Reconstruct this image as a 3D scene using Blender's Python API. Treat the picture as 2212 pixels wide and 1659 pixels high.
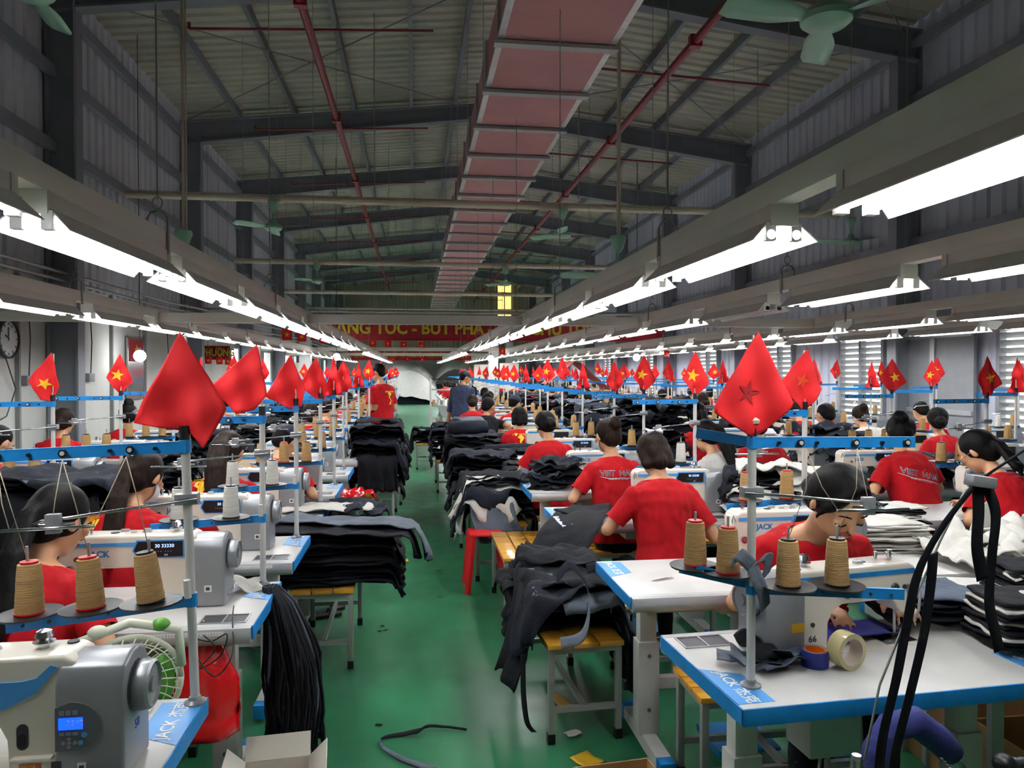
import bpy, bmesh, math, random
from mathutils import Vector, Matrix, Euler, noise
from mathutils.bvhtree import BVHTree
for o in list(bpy.data.objects): bpy.data.objects.remove(o)
SC = bpy.context.scene; COL = SC.collection
PI = math.pi; R = math.radians
# ------------------------------------------------------------------ camera
F, VX, VY, CH = 1600.0, 895.0, 803.0, 1.7
yaw = math.atan((1106-VX)/F); pit = math.atan((829.5-VY)/math.hypot(F, 1106-VX))
cam = bpy.data.cameras.new('camera'); co = bpy.data.objects.new('camera', cam); COL.objects.link(co)
co.location = (0, 0, CH); co.rotation_euler = (PI/2-pit, 0, -yaw)
cam.sensor_width = 36; cam.lens = 36*F/2212; cam.clip_start = .05; cam.clip_end = 200
SC.camera = co
# ------------------------------------------------------------------ world, exposure
w = bpy.data.worlds.new('daylight'); SC.world = w; w.use_nodes = True
bg = w.node_tree.nodes['Background']; bg.inputs[0].default_value = (.93, .96, 1, 1); bg.inputs[1].default_value = 2.0
SC.view_settings.view_transform = 'Standard'; SC.view_settings.look = 'None'
SC.view_settings.exposure = 0.62; SC.view_settings.gamma = 1; SC.view_settings.use_curve_mapping = False
TUBE_E = 27.0
# pixel of the photograph -> point of the place, on a plane
_m = Euler((PI/2-pit, 0, -yaw)).to_matrix()
def ray(px, py): return _m @ Vector(((px-1106)/F, -(py-829.5)/F, -1))
def atz(px, py, z): v = ray(px, py); return v*((z-CH)/v.z)+Vector((0, 0, CH))
def aty(px, py, y): v = ray(px, py); return v*(y/v.y)+Vector((0, 0, CH))
# ------------------------------------------------------------------ materials
def lin(h):
    h = h.lstrip('#'); c = [int(h[i:i+2], 16)/255 for i in (0, 2, 4)]
    return tuple(((x+.055)/1.055)**2.4 if x > .04045 else x/12.92 for x in c)+(1,)
MATS = {}
def mat(name, col, rough=.5, metal=0, col2=None, sc=8, amt=.5, bump=0, bsc=None, stretch=(1, 1, 1), trans=0, emit=0, sheen=0, alpha=1, coat=0, det=4, spec=.5):
    if name in MATS: return MATS[name]
    m = bpy.data.materials.new(name); m.use_nodes = True; nt = m.node_tree; b = nt.nodes['Principled BSDF']
    b.inputs['Base Color'].default_value = lin(col); b.inputs['Roughness'].default_value = rough; b.inputs['Metallic'].default_value = metal
    b.inputs['Specular IOR Level'].default_value = spec
    if trans: b.inputs['Transmission Weight'].default_value = trans
    if sheen: b.inputs['Sheen Weight'].default_value = sheen
    if coat: b.inputs['Coat Weight'].default_value = coat
    if alpha < 1: b.inputs['Alpha'].default_value = alpha
    if emit: b.inputs['Emission Color'].default_value = lin(col); b.inputs['Emission Strength'].default_value = emit
    tc = nt.nodes.new('ShaderNodeTexCoord'); mp = nt.nodes.new('ShaderNodeMapping'); mp.inputs['Scale'].default_value = stretch
    nt.links.new(tc.outputs['Object'], mp.inputs[0])
    n = nt.nodes.new('ShaderNodeTexNoise'); n.inputs['Scale'].default_value = sc; n.inputs['Detail'].default_value = det
    nt.links.new(mp.outputs[0], n.inputs[0])
    c2 = lin(col2) if col2 else tuple(x*.82 for x in lin(col)[:3])+(1,)
    mx = nt.nodes.new('ShaderNodeMix'); mx.data_type = 'RGBA'; mx.inputs[6].default_value = lin(col); mx.inputs[7].default_value = c2
    mr = nt.nodes.new('ShaderNodeMapRange'); mr.inputs[1].default_value = .62-amt*.5; mr.inputs[2].default_value = .62+amt*.15
    mr.inputs[4].default_value = 1 if col2 else amt
    nt.links.new(n.outputs[0], mr.inputs[0]); nt.links.new(mr.outputs[0], mx.inputs[0])
    if not emit: nt.links.new(mx.outputs[2], b.inputs['Base Color'])
    if bump:
        n2 = nt.nodes.new('ShaderNodeTexNoise'); n2.inputs['Scale'].default_value = bsc or sc*4; n2.inputs['Detail'].default_value = 3
        nt.links.new(mp.outputs[0], n2.inputs[0]); bp = nt.nodes.new('ShaderNodeBump'); bp.inputs['Strength'].default_value = bump; bp.inputs['Distance'].default_value = .02
        nt.links.new(n2.outputs[0], bp.inputs['Height']); nt.links.new(bp.outputs[0], b.inputs['Normal'])
    MATS[name] = m; return m
white = mat('table_white', '#d0cfcc', .35, col2='#bfbeba', sc=5)
paint = mat('machine_cream', '#e6e0d2', .28, coat=.4, sc=3, amt=.3)
blue = mat('blue_paint', '#1583cd', .38, col2='#1a76b8', sc=20)
lblue = mat('sticker_blue', '#4f9ce0', .4)
ggrey = mat('motor_grey', '#8d9094', .32, metal=.25, sc=4, amt=.3)
dgrey = mat('dark_grey_plastic', '#3a3d42', .45)
black = mat('black_plastic', '#131417', .4)
chrome = mat('chrome', '#c9cccf', .22, metal=1)
steel = mat('brushed_steel', '#a3a4a1', .4, metal=.35, sc=12, stretch=(1, 1, .2))
alu = mat('grey_rail', '#b4b6b8', .35, metal=.35)
kraft = mat('tan_thread', '#c29c66', .85, col2='#ae8753', sc=6, stretch=(1, 1, 30), bump=.6, bsc=20)
wthread = mat('white_thread', '#eceae2', .85, col2='#d6d3c9', sc=6, stretch=(1, 1, 30), bump=.5, bsc=20)
redp = mat('red_plastic', '#c8181f', .35)
flagm = mat('flag_red', '#e5161e', .75, col2='#da121a', sc=4)
starm = mat('star_yellow', '#f6c21c', .7)
stard = mat('star_seen_through', '#a00d16', .75)
staro = mat('star_faint_orange', '#e9501f', .75)
shirtm = mat('red_cotton', '#b00513', .88, spec=.3, col2='#9a0410', sc=6, bump=.5, bsc=9, stretch=(1, 1, .5))
shirtb = mat('black_cotton', '#0c0d12', .85, spec=.2, bump=.4, bsc=10)
shirtn = mat('navy_cotton', '#1a2440', .85, bump=.4, bsc=10)
shirtw = mat('grey_white_cotton', '#b9b8b2', .85, bump=.4, bsc=10)
shirtr = mat('maroon_cotton', '#7c1020', .85, bump=.4, bsc=10)
skin = mat('skin', '#c99873', .5, col2='#b9845f', sc=7)
skin2 = mat('skin_tan', '#b07d58', .5, col2='#a06d4a', sc=7)
hairm = mat('black_hair', '#090809', .6, spec=.12, col2='#120e0d', sc=5, stretch=(14, 14, 1.2), bump=.12, bsc=6)
hairb = mat('brown_hair', '#140d0a', .6, spec=.12, col2='#2a1b14', sc=5, stretch=(14, 14, 1.2), bump=.12, bsc=6)
pants = mat('dark_trousers', '#0b0c12', .85, spec=.2, bump=.3)
denim = mat('dark_denim', '#12151f', .85, spec=.25, col2='#1a202c', sc=5, bump=.5, bsc=14)
denim2 = mat('black_denim', '#0e0f15', .88, spec=.25, col2='#15171e', sc=6, bump=.5, bsc=14)
dback = mat('denim_reverse_grey', '#59626e', .85, col2='#4a525e', sc=7, bump=.4)
dblue = mat('faded_denim', '#3a4454', .85, col2='#4b5768', sc=7, bump=.4)
wcloth = mat('white_lining_cloth', '#cfcdc6', .85, col2='#bdbbb3', sc=7, bump=.3)
wood = mat('varnished_yellow_wood', '#dda53e', .22, col2='#c88a2c', sc=3, stretch=(1, 9, 1), coat=.5)
woodb = mat('bare_wood', '#b9793f', .5, col2='#a4672f', sc=3, stretch=(1, 9, 1))
carton = mat('cardboard', '#b58f60', .85, col2='#a27e52', sc=6)
wcart = mat('white_cardboard', '#d8d4c8', .8)
mint = mat('mint_enamel', '#8fc4aa', .35, coat=.3)
lampm = mat('lamp_body_cream', '#efede2', .45, sc=2)
refl = mat('lamp_reflector_white', '#f4f4f0', .3)
tubem = mat('fluorescent_tube', '#fbfcff', .4, emit=TUBE_E)
tubeo = mat('unlit_tube', '#dfe2e4', .3)
bulbm = mat('bulb_glow', '#fdfdff', .4, emit=25)
roofm = mat('roof_sheet_olive', '#c2c1b2', .5, metal=.1, col2='#a9a99c', sc=.8)
framem = mat('steel_frame_dark', '#8a8e98', .55, col2='#7b7f88', sc=1.2)  # grey lifted in the base colour to stand in for lens haze
pipe = mat('brass_grey_pipe', '#d6cdb8', .35, metal=.2, col2='#bdb4a0', sc=1.5)
redpipe = mat('red_fire_pipe', '#8e2a35', .4)
duct = mat('pink_duct_board', '#c98d90', .6, col2='#bd8488', sc=1.5)
foil = mat('foil_tape', '#d9dbdd', .3, metal=.5, bump=.8, bsc=14)
ductst = mat('duct_flange', '#b4b6b9', .45, metal=.2)
wallw = mat('left_wall_plaster', '#d3d4cf', .8, col2='#c3c5c1', sc=1.2)
wallu = mat('left_wall_sheet', '#ced0d9', .6, col2='#bfc1cb', sc=.7)  # sheet colour lightened: lens glare over the upper wall is painted in
wallr = mat('right_wall_sheet', '#ced4e4', .6, col2='#bfc5d5', sc=.7)  # pale blue tint carries the bluish lens haze, painted into the sheet colour
walle = mat('end_wall_sheet', '#b5b29a', .6, col2='#9f9d88', sc=.8)
gate = mat('grey_gate', '#8a8d92', .5)
slatm = mat('louvre_slat', '#a9aba8', .5)
banner = mat('banner_red', '#a8202e', .7)
bannery = mat('banner_yellow', '#c9b92e', .7)
yellow = mat('yellow_tape', '#dcb022', .5)
tapeb = mat('blue_tape', '#27348f', .35)
tapec = mat('clear_tape', '#cfc590', .15, coat=.6)
bluecl = mat('blue_sleeve_cloth', '#2d3377', .8, bump=.4, bsc=20)
silver = mat('silver_tarpaulin', '#d5d3d0', .4, metal=.2, bump=1, bsc=4)
plasticbag = mat('red_carrier_bag', '#d8141c', .25, coat=.5, bump=.6, bsc=10)
clearbag = mat('clear_plastic', '#d5d8da', .12, alpha=.55, bump=.8, bsc=12)
rope = mat('grey_cord', '#8f8c86', .6)
tcol = mat('thread_strand', '#b9a98c', .6)
ink = mat('printed_grey', '#8f949a', .5)
wink = mat('printed_white', '#f2f4f6', .5)
bink = mat('pen_ink', '#2a3c9a', .5)
orange = mat('orange_label', '#e0791a', .5)
lcd = mat('blue_lcd', '#1048ff', .3, emit=1.6)
greenp = mat('green_fan_plastic', '#5da53a', .4)
creamp = mat('cream_fan_plastic', '#dfe3cb', .35)
clockf = mat('clock_face', '#d4d6d6', .4)
purple = mat('purple_cloth', '#6b3f8f', .8)
greenc = mat('dark_green_cloth', '#3a4d4a', .85)
tentm = mat('brick_red_sheet', '#9a3a33', .7)
# floor: green epoxy with scuffs and worn streaks
fl = bpy.data.materials.new('green_epoxy_floor'); fl.use_nodes = True; nt = fl.node_tree; b = nt.nodes['Principled BSDF']
tc = nt.nodes.new('ShaderNodeTexCoord')
def nz(scale, det, st=(1, 1, 1)):
    mp = nt.nodes.new('ShaderNodeMapping'); mp.inputs['Scale'].default_value = st; nt.links.new(tc.outputs['Object'], mp.inputs[0])
    n = nt.nodes.new('ShaderNodeTexNoise'); n.inputs['Scale'].default_value = scale; n.inputs['Detail'].default_value = det; nt.links.new(mp.outputs[0], n.inputs[0]); return n
def mixc(fac, a, c, lo, hi, mxv=1):
    mr = nt.nodes.new('ShaderNodeMapRange'); mr.inputs[1].default_value = lo; mr.inputs[2].default_value = hi; mr.inputs[4].default_value = mxv; nt.links.new(fac, mr.inputs[0])
    mx = nt.nodes.new('ShaderNodeMix'); mx.data_type = 'RGBA'; nt.links.new(mr.outputs[0], mx.inputs[0])
    for k, v in ((6, a), (7, c)):
        if isinstance(v, tuple): mx.inputs[k].default_value = v
        else: nt.links.new(v, mx.inputs[k])
    return mx.outputs[2]
c1 = mixc(nz(1.1, 6).outputs[0], lin('#2a774f'), lin('#256545'), .4, .62)
c2 = mixc(nz(3.5, 8, (1, .5, 1)).outputs[0], c1, lin('#3d8a62'), .5, .75, .6)
c3 = mixc(nz(14, 4, (6, 1, 1)).outputs[0], c2, lin('#5a9a7a'), .66, .8, .5)
nt.links.new(c3, b.inputs['Base Color']); rn = nz(5, 5)
mr = nt.nodes.new('ShaderNodeMapRange'); mr.inputs[3].default_value = .22; mr.inputs[4].default_value = .5; nt.links.new(rn.outputs[0], mr.inputs[0]); nt.links.new(mr.outputs[0], b.inputs['Roughness'])
# ------------------------------------------------------------------ mesh builder
class MB:
    def __init__(s): s.v = []; s.f = []; s.m = []
    def add(s, vs, fs, mi=0):
        k = len(s.v); s.v += [tuple(v) for v in vs]; s.f += [tuple(i+k for i in f) for f in fs]; s.m += [mi]*len(fs); return s
    def box(s, c, d, mi=0, rot=None, taper=1):
        hx, hy, hz = d[0]/2, d[1]/2, d[2]/2
        vs = [Vector((x*hx*(taper if z > 0 else 1), y*hy*(taper if z > 0 else 1), z*hz)) for z in (-1, 1) for x, y in ((-1, -1), (1, -1), (1, 1), (-1, 1))]
        if rot is not None:
            q = rot if isinstance(rot, Matrix) else Euler(rot).to_matrix(); vs = [q @ v for v in vs]
        c = Vector(c)
        return s.add([v+c for v in vs], [(3, 2, 1, 0), (4, 5, 6, 7), (0, 1, 5, 4), (1, 2, 6, 5), (2, 3, 7, 6), (3, 0, 4, 7)], mi)
    def b2(s, a, b, mi=0): return s.box([(a[i]+b[i])/2 for i in range(3)], [abs(b[i]-a[i]) for i in range(3)], mi)
    def bar(s, p, q, w, h, mi=0):
        p, q = Vector(p), Vector(q); d = q-p; L = d.length; z = d.normalized()
        up = Vector((0, 0, 1)) if abs(z.z) < .9 else Vector((0, 1, 0))
        x = up.cross(z).normalized(); y = z.cross(x)
        m = Matrix((x, y, z)).transposed(); return s.box((p+q)/2, (w, h, L), mi, m)
    def cyl(s, p, q, r0, r1=None, n=12, mi=0, caps=True): return s.tube([p, q], [r0, r0 if r1 is None else r1], n, mi, caps)
    def tube(s, pts, r, n=8, mi=0, caps=True, flat=1):
        pts = [Vector(p) for p in pts]; N = len(pts)
        if not isinstance(r, (list, tuple)): r = [r]*N
        vs = []; fs = []; px = None
        for i, p in enumerate(pts):
            d = (pts[min(i+1, N-1)]-pts[max(i-1, 0)]).normalized()
            if px is None: px = (Vector((1, 0, 0)) if abs(d.x) < .9 else Vector((0, 1, 0)))
            x = (px-d*px.dot(d)).normalized(); px = x; y = d.cross(x)
            for k in range(n): a = 2*PI*k/n; vs.append(p+x*(math.cos(a)*r[i])+y*(math.sin(a)*r[i]*flat))
        for i in range(N-1):
            for k in range(n): k2 = (k+1) % n; fs.append((i*n+k, i*n+k2, (i+1)*n+k2, (i+1)*n+k))
        if caps: fs.append(tuple(range(n-1, -1, -1))); fs.append(tuple((N-1)*n+k for k in range(n)))
        return s.add(vs, fs, mi)
    def lathe(s, prof, c=(0, 0, 0), n=16, mi=0, axis='z'):
        vs = []; fs = []
        for r, z in prof:
            for k in range(n):
                a = 2*PI*k/n; x, y = r*math.cos(a), r*math.sin(a)
                p = (x, y, z) if axis == 'z' else ((z, x, y) if axis == 'x' else (y, z, x)); vs.append((p[0]+c[0], p[1]+c[1], p[2]+c[2]))
        for i in range(len(prof)-1):
            for k in range(n): k2 = (k+1) % n; fs.append((i*n+k, i*n+k2, (i+1)*n+k2, (i+1)*n+k))
        fs.append(tuple(range(n-1, -1, -1))); fs.append(tuple((len(prof)-1)*n+k for k in range(n)))
        return s.add(vs, fs, mi)
    def ell(s, c, r, n=12, m=8, mi=0, rot=None):
        vs = []; fs = []; c = Vector(c)
        for i in range(m+1):
            t = PI*i/m
            for k in range(n):
                a = 2*PI*k/n; v = Vector((r[0]*math.sin(t)*math.cos(a), r[1]*math.sin(t)*math.sin(a), r[2]*math.cos(t)))
                if rot is not None: v = rot @ v
                vs.append(v+c)
        for i in range(m):
            for k in range(n): k2 = (k+1) % n; fs.append((i*n+k, (i+1)*n+k, (i+1)*n+k2, i*n+k2))
        return s.add(vs, fs, mi)
    def cap(s, p, r0, q, r1, n=10, mi=0):
        p, q = Vector(p), Vector(q); d = (q-p); L = d.length or 1e-5; d = d/L; pts = []; rr = []
        for a in (-80, -50, -20): pts.append(p+d*(math.sin(R(a))*r0)); rr.append(r0*math.cos(R(a)))
        for a in (20, 50, 80): pts.append(q+d*(math.sin(R(a))*r1)); rr.append(r1*math.cos(R(a)))
        return s.tube(pts, rr, n, mi)
    def prism(s, poly, a, b, ax='y', mi=0):
        n = len(poly)
        def P(u, v, t): return (u, t, v) if ax == 'y' else ((t, u, v) if ax == 'x' else (u, v, t))
        vs = [P(u, v, a) for u, v in poly]+[P(u, v, b) for u, v in poly]
        return s.add(vs, [tuple(range(n)), tuple(range(2*n-1, n-1, -1))]+[(i, n+i, n+(i+1) % n, (i+1) % n) for i in range(n)], mi)
    def grid(s, fn, nu, nv, mi=0, close=False):
        vs = [fn(i/nu, j/nv) for j in range(nv+1) for i in range(nu+1)]
        return s.add(vs, [(j*(nu+1)+i, j*(nu+1)+i+1, (j+1)*(nu+1)+i+1, (j+1)*(nu+1)+i) for j in range(nv) for i in range(nu)], mi)
    def cloth(s, fn, nu, nv, th=.004, mi=0, mj=None):
        """closed sheet: two skins th apart"""
        mj = mi if mj is None else mj
        top = [[Vector(fn(i/nu, j/nv)) for i in range(nu+1)] for j in range(nv+1)]
        def nrm(i, j):
            a = top[j][min(i+1, nu)]-top[j][max(i-1, 0)]; b = top[min(j+1, nv)][i]-top[max(j-1, 0)][i]
            c = a.cross(b); return c.normalized() if c.length > 1e-9 else Vector((0, 0, 1))
        bot = [[top[j][i]-nrm(i, j)*th for i in range(nu+1)] for j in range(nv+1)]
        W = nu+1; N = W*(nv+1); vs = [v for r in top for v in r]+[v for r in bot for v in r]
        q = [(j*W+i, j*W+i+1, (j+1)*W+i+1, (j+1)*W+i) for j in range(nv) for i in range(nu)]
        s2 = len(s.v); s.add(vs, q, mi); k = len(s.v)
        s.f += [tuple(s2+N+x for x in reversed(f)) for f in q]; s.m += [mj]*len(q)
        e = [(i, i+1) for i in range(nu)]+[(j*W+nu, (j+1)*W+nu) for j in range(nv)]+[(nv*W+i+1, nv*W+i) for i in range(nu)]+[((j+1)*W, j*W) for j in range(nv)]
        s.f += [(s2+b_, s2+a_, s2+N+a_, s2+N+b_) for a_, b_ in e]; s.m += [mi]*len(e); return s
    def mesh(s, name, mats, smooth=False, bevel=0, seg=2, fix=False):
        me = bpy.data.meshes.new(name); me.from_pydata(s.v, [], s.f)
        for m in (mats if isinstance(mats, (list, tuple)) else [mats]): me.materials.append(m)
        me.polygons.foreach_set('material_index', s.m)
        if bevel or fix:
            bm = bmesh.new(); bm.from_mesh(me)
            if fix: bmesh.ops.recalc_face_normals(bm, faces=bm.faces)
            if bevel:
                es = [e for e in bm.edges if len(e.link_faces) == 2 and e.calc_face_angle(0) > .6]
                bmesh.ops.bevel(bm, geom=es, offset=bevel, segments=seg, affect='EDGES', profile=.6)
            bm.to_mesh(me); bm.free()
        me.polygons.foreach_set('use_smooth', [bool(smooth)]*len(me.polygons))
        if smooth == 'auto':
            try: me.set_sharp_from_angle(angle=R(40))
            except Exception: pass
        me.update(); return me
    def obj(s, name, mats, parent=None, smooth=False, bevel=0, seg=2, loc=None, fix=False):
        if bevel and not smooth: smooth = 'auto'
        return link(bpy.data.objects.new(name, s.mesh(name, mats, smooth, bevel, seg, fix)), parent, loc)
def link(o, parent=None, loc=None):
    COL.objects.link(o)
    if parent: o.parent = parent
    if loc is not None: o.location = loc
    return o
def tag(o, label, cat, group=None, kind=None):
    if label: o['label'] = label
    if cat: o['category'] = cat
    if group: o['group'] = group
    if kind: o['kind'] = kind
    return o
def thing(name, label, cat, loc=(0, 0, 0), rz=0, group=None):
    o = bpy.data.objects.new(name, None); o.empty_display_size = .05; COL.objects.link(o); o.location = loc; o.rotation_euler = (0, 0, rz)
    return tag(o, label, cat, group)
def struct(o): o['kind'] = 'structure'; return o
KIDS = {}
def kids(root):
    if root.name not in KIDS: KIDS[root.name] = [(c, list(c.children)) for c in root.children]
    return KIDS[root.name]
def dup(root, loc, rz=0, label=None, group=None, rot=None):
    r = root.copy(); COL.objects.link(r); r.location = loc; r.rotation_euler = rot or (0, 0, rz)
    if label: r['label'] = label
    if group: r['group'] = group
    for c, gs in kids(root):
        d = c.copy(); COL.objects.link(d); d.parent = r
        for g in gs: h = g.copy(); COL.objects.link(h); h.parent = d
    return r
class Proto:
    """first use moves the original, later uses copy it"""
    def __init__(s, root): s.root = root; s.used = False
    def put(s, loc, rz=0, label=None, group=None, rot=None):
        if not s.used:
            s.used = True; r = s.root; r.location = loc; r.rotation_euler = rot or (0, 0, rz)
            if label: r['label'] = label
            if group: r['group'] = group
            kids(r); return r
        return dup(s.root, loc, rz, label, group, rot)
TS = bpy.data.scenes.new('workbench')
def tsdg():
    with bpy.context.temp_override(scene=TS, view_layer=TS.view_layers[0]): return bpy.context.evaluated_depsgraph_get()
def text_mesh(txt, size, ext=.0006, bold=0):
    cu = bpy.data.curves.new('t', 'FONT'); cu.body = txt; cu.size = size; cu.extrude = ext; cu.offset = bold; cu.align_x = 'CENTER'; cu.align_y = 'CENTER'; cu.resolution_u = 3
    o = bpy.data.objects.new('t', cu); TS.collection.objects.link(o); dg = tsdg()
    me = bpy.data.meshes.new_from_object(o.evaluated_get(dg)); bpy.data.objects.remove(o); return me
def text(txt, size, m, parent, M, ext=.0006, name='lettering', bold=0, sx=1):
    me = text_mesh(txt, size, ext, bold); me.materials.clear(); me.materials.append(m); me.transform(M @ Matrix.Diagonal((sx, 1, 1, 1)))
    return link(bpy.data.objects.new(name, me), parent)
def TM(loc, rx=0, ry=0, rz=0): return Matrix.Translation(loc) @ Euler((rx, ry, rz)).to_matrix().to_4x4()
def crv(pts, n=6):
    P_ = [Vector(p) for p in pts]; o = []
    for i in range(len(P_)-1):
        a, b, c, d = P_[max(i-1, 0)], P_[i], P_[i+1], P_[min(i+2, len(P_)-1)]
        for k in range(n): f = k/n; o.append(.5*((2*b)+(c-a)*f+(2*a-5*b+4*c-d)*f*f+(3*b-a-3*c+d)*f**3))
    return o+[P_[-1]]
def star(cx, cz, r, rot=0): return [(cx+(r if k % 2 == 0 else r*.4)*math.sin(rot+PI*k/5), cz+(r if k % 2 == 0 else r*.4)*math.cos(rot+PI*k/5)) for k in range(10)]
ORD = 'first second third fourth fifth sixth seventh eighth ninth tenth eleventh twelfth thirteenth fourteenth fifteenth sixteenth seventeenth eighteenth nineteenth twentieth twenty-first twenty-second twenty-third twenty-fourth twenty-fifth twenty-sixth twenty-seventh twenty-eighth twenty-ninth thirtieth thirty-first thirty-second thirty-third thirty-fourth thirty-fifth thirty-sixth'.split()
def fbm(x, y, z=0): return noise.noise(Vector((x, y, z)))
# ================================================================== STRUCTURE
XL, XR, YN, YF, EZ, XM, RZ = -4.6, 7.36, -1.5, 45.0, 6.88, 1.4, 7.5
BAY = 4.85; FR = [.4, 5.2, 10.1, 15.6, 20.3, 25.1, 29.9, 34.7, 39.5]
struct(MB().b2((XL-.2, YN, -.1), (XR+.2, YF+.2, 0)).obj('floor', fl))
def corr(p0, u, v, L, H, pitch, dep, name, m, parent=None, fine=3):
    """corrugated sheet: along u (length L), height v (length H), ribs repeat along u"""
    p0, u, v = Vector(p0), Vector(u).normalized(), Vector(v).normalized(); n = u.cross(v); k = int(L/pitch); ps = []
    for i in range(k):
        for a, h in ((0, 0), (.45, 0), (.58, 1), (.87, 1)): ps.append((i*pitch+a*pitch, h*dep))
    ps.append((L, 0)); b = MB(); vs = []
    for t in (0, H): vs += [p0+u*a+n*h+v*t for a, h in ps]
    N = len(ps); b.add(vs, [(i, i+1, N+i+1, N+i) for i in range(N-1)]); o = b.obj(name, m, parent); return o
ceil = corr((XL, YN, EZ), (0, 1, 0), (XM-XL, 0, RZ-EZ), YF-YN, math.hypot(XM-XL, RZ-EZ), .25, .035, 'ceiling', roofm); struct(ceil)
c2_ = corr((XM, YN, RZ), (0, 1, 0), (XR-XM, 0, EZ-RZ), YF-YN, math.hypot(XR-XM, RZ-EZ), .25, .035, 'ceiling', roofm); struct(c2_)
struct(MB().b2((XL-.3, YN, RZ+.08), (XR+.3, YF, RZ+.12)).obj('ceiling', framem))
def rz_at(x): return EZ+(RZ-EZ)*(x-XL)/(XM-XL) if x < XM else EZ+(RZ-EZ)*(XR-x)/(XR-XM)
for x in (-3.5, -2.4, -1.2, -.05, .85, 1.95, 2.9, 4.1, 5.2, 6.3):
    MB().b2((x-.035, YN, rz_at(x)-.2), (x+.035, YF, rz_at(x)-.03)).obj('purlin', framem, ceil)
for y in FR:
    for xa, xb in ((XL, XM), (XM, XR)):
        za, zb = rz_at(xa)-.2, rz_at(xb)-.2; b = MB()
        for o_, t in ((-.02, .03), (-.38 if xa == XL else -.3, .03)):
            zz = (o_, o_) if o_ > -.1 else ((-.46, -.3) if xa == XL else (-.3, -.46))
            b.add([(xa, y-.1, za+zz[0]), (xb, y-.1, zb+zz[1]), (xb, y+.1, zb+zz[1]), (xa, y+.1, za+zz[0]), (xa, y-.1, za+zz[0]+t), (xb, y-.1, zb+zz[1]+t), (xb, y+.1, zb+zz[1]+t), (xa, y+.1, za+zz[0]+t)],
                  [(3, 2, 1, 0), (4, 5, 6, 7), (0, 1, 5, 4), (1, 2, 6, 5), (2, 3, 7, 6), (3, 0, 4, 7)])
        h0, h1 = (-.46, -.3) if xa == XL else (-.3, -.46)
        b.add([(xa, y-.01, za+h0), (xb, y-.01, zb+h1), (xb, y-.01, zb), (xa, y-.01, za), (xa, y+.01, za+h0), (xb, y+.01, zb+h1), (xb, y+.01, zb), (xa, y+.01, za)],
              [(0, 1, 2, 3), (7, 6, 5, 4), (0, 4, 5, 1), (3, 2, 6, 7)])
        b.obj('rafter', framem, ceil)
# walls
wl = struct(MB().b2((XL-.15, YN, 0), (XL, 19.6, 2.86)).b2((XL-.15, 19.6, 0), (XL, YF, 1.0)).b2((XL-.15, 19.6, 2.3), (XL, YF, 2.86)).obj('wall_left', wallw))
for k in range(14):
    y = 20.9+k*1.9
    MB().b2((XL-.15, y, 1.0), (XL, y+.9, 2.3)).obj('pier', wallw, wl)
up = corr((XL, YF, 2.86), (0, -1, 0), (0, 0, 1), YF-YN, EZ-2.7, .25, .03, 'wall_left', wallu); struct(up)
for z in (3.6, 4.55, 5.5, 6.4):
    MB().b2((XL+.03, YN, z-.07), (XL+.12, YF, z+.07)).obj('girt', framem, up)
for y in FR+[YF-.2]:
    for x, sgn in ((XL, 1), (XR, -1)):
        b = MB(); b.b2((x+sgn*.02, y-.1, 0), (x+sgn*.05, y+.1, EZ-.2)); b.b2((x+sgn*.36, y-.1, 0), (x+sgn*.39, y+.1, EZ-.5)); b.b2((x+sgn*.05, y-.012, 0), (x+sgn*.36, y+.012, EZ-.3))
        struct(b.obj('trim_1' if x < 0 else 'trim_2', framem))
for y in (6.6, 8.0, 9.3, 12.0, 13.4):
    struct(MB().b2((XL, y-.02, 0), (XL+.05, y+.02, 2.85)).obj('trim_3', mat('grey_conduit', '#8b8d8c', .6)))
wins = [(6.6, 8.45, .95, 2.3), (10.78, 11.95, .95, 2.3), (13.6, 14.7, .95, 2.3), (17.2, 18.5, .95, 2.3), (22, 23.2, .95, 2.3), (27, 28.2, .95, 2.3)]
wr = corr((XR, YN, 0), (0, 1, 0), (0, 0, 1), YF-YN, .95, .25, .03, 'wall_right', wallr); struct(wr)
wr2 = corr((XR, YN, 2.3), (0, 1, 0), (0, 0, 1), YF-YN, EZ-2.2, .25, .03, 'wall_right', wallr); struct(wr2)
yy = YN
for a, b_, z0, z1 in wins+[(YF, YF, 0, 0)]:
    if a-yy > .1: struct(corr((XR, yy, .95), (0, 1, 0), (0, 0, 1), a-yy, 1.35, .25, .03, 'wall_right', wallr))
    yy = b_
for z in (2.5, 3.6, 4.7, 5.7, 6.5):
    MB().b2((XR-.12, YN, z-.06), (XR-.04, YF, z+.06)).obj('girt', framem, wr2)
for k, (a, b_, z0, z1) in enumerate(wins):
    wn = thing('window_%d' % (k+1), None, None, (XR-.03, (a+b_)/2, z0)); wn['kind'] = 'structure'; W = (b_-a)/2; H = z1-z0
    b = MB()
    for y in (-W, 0, W): b.b2((-.05, y-.03, 0), (.05, y+.03, H))
    b.b2((-.05, -W, -.04), (.05, W, 0)); b.b2((-.05, -W, H), (.05, W, H+.04)); b.obj('window_frame', gate, wn)
    sl = MB().box((0, 0, 0), (.1, W*2-.02, .008), rot=(0, R(38), 0)).mesh('slat', slatm)
    n = 14
    for i in range(n):
        o = link(bpy.data.objects.new('slat', sl), wn, (0, 0, (i+.5)*H/n))
d = thing('door_1', None, None, (XR-.1, 9.55, 0)); d['kind'] = 'structure'
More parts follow.
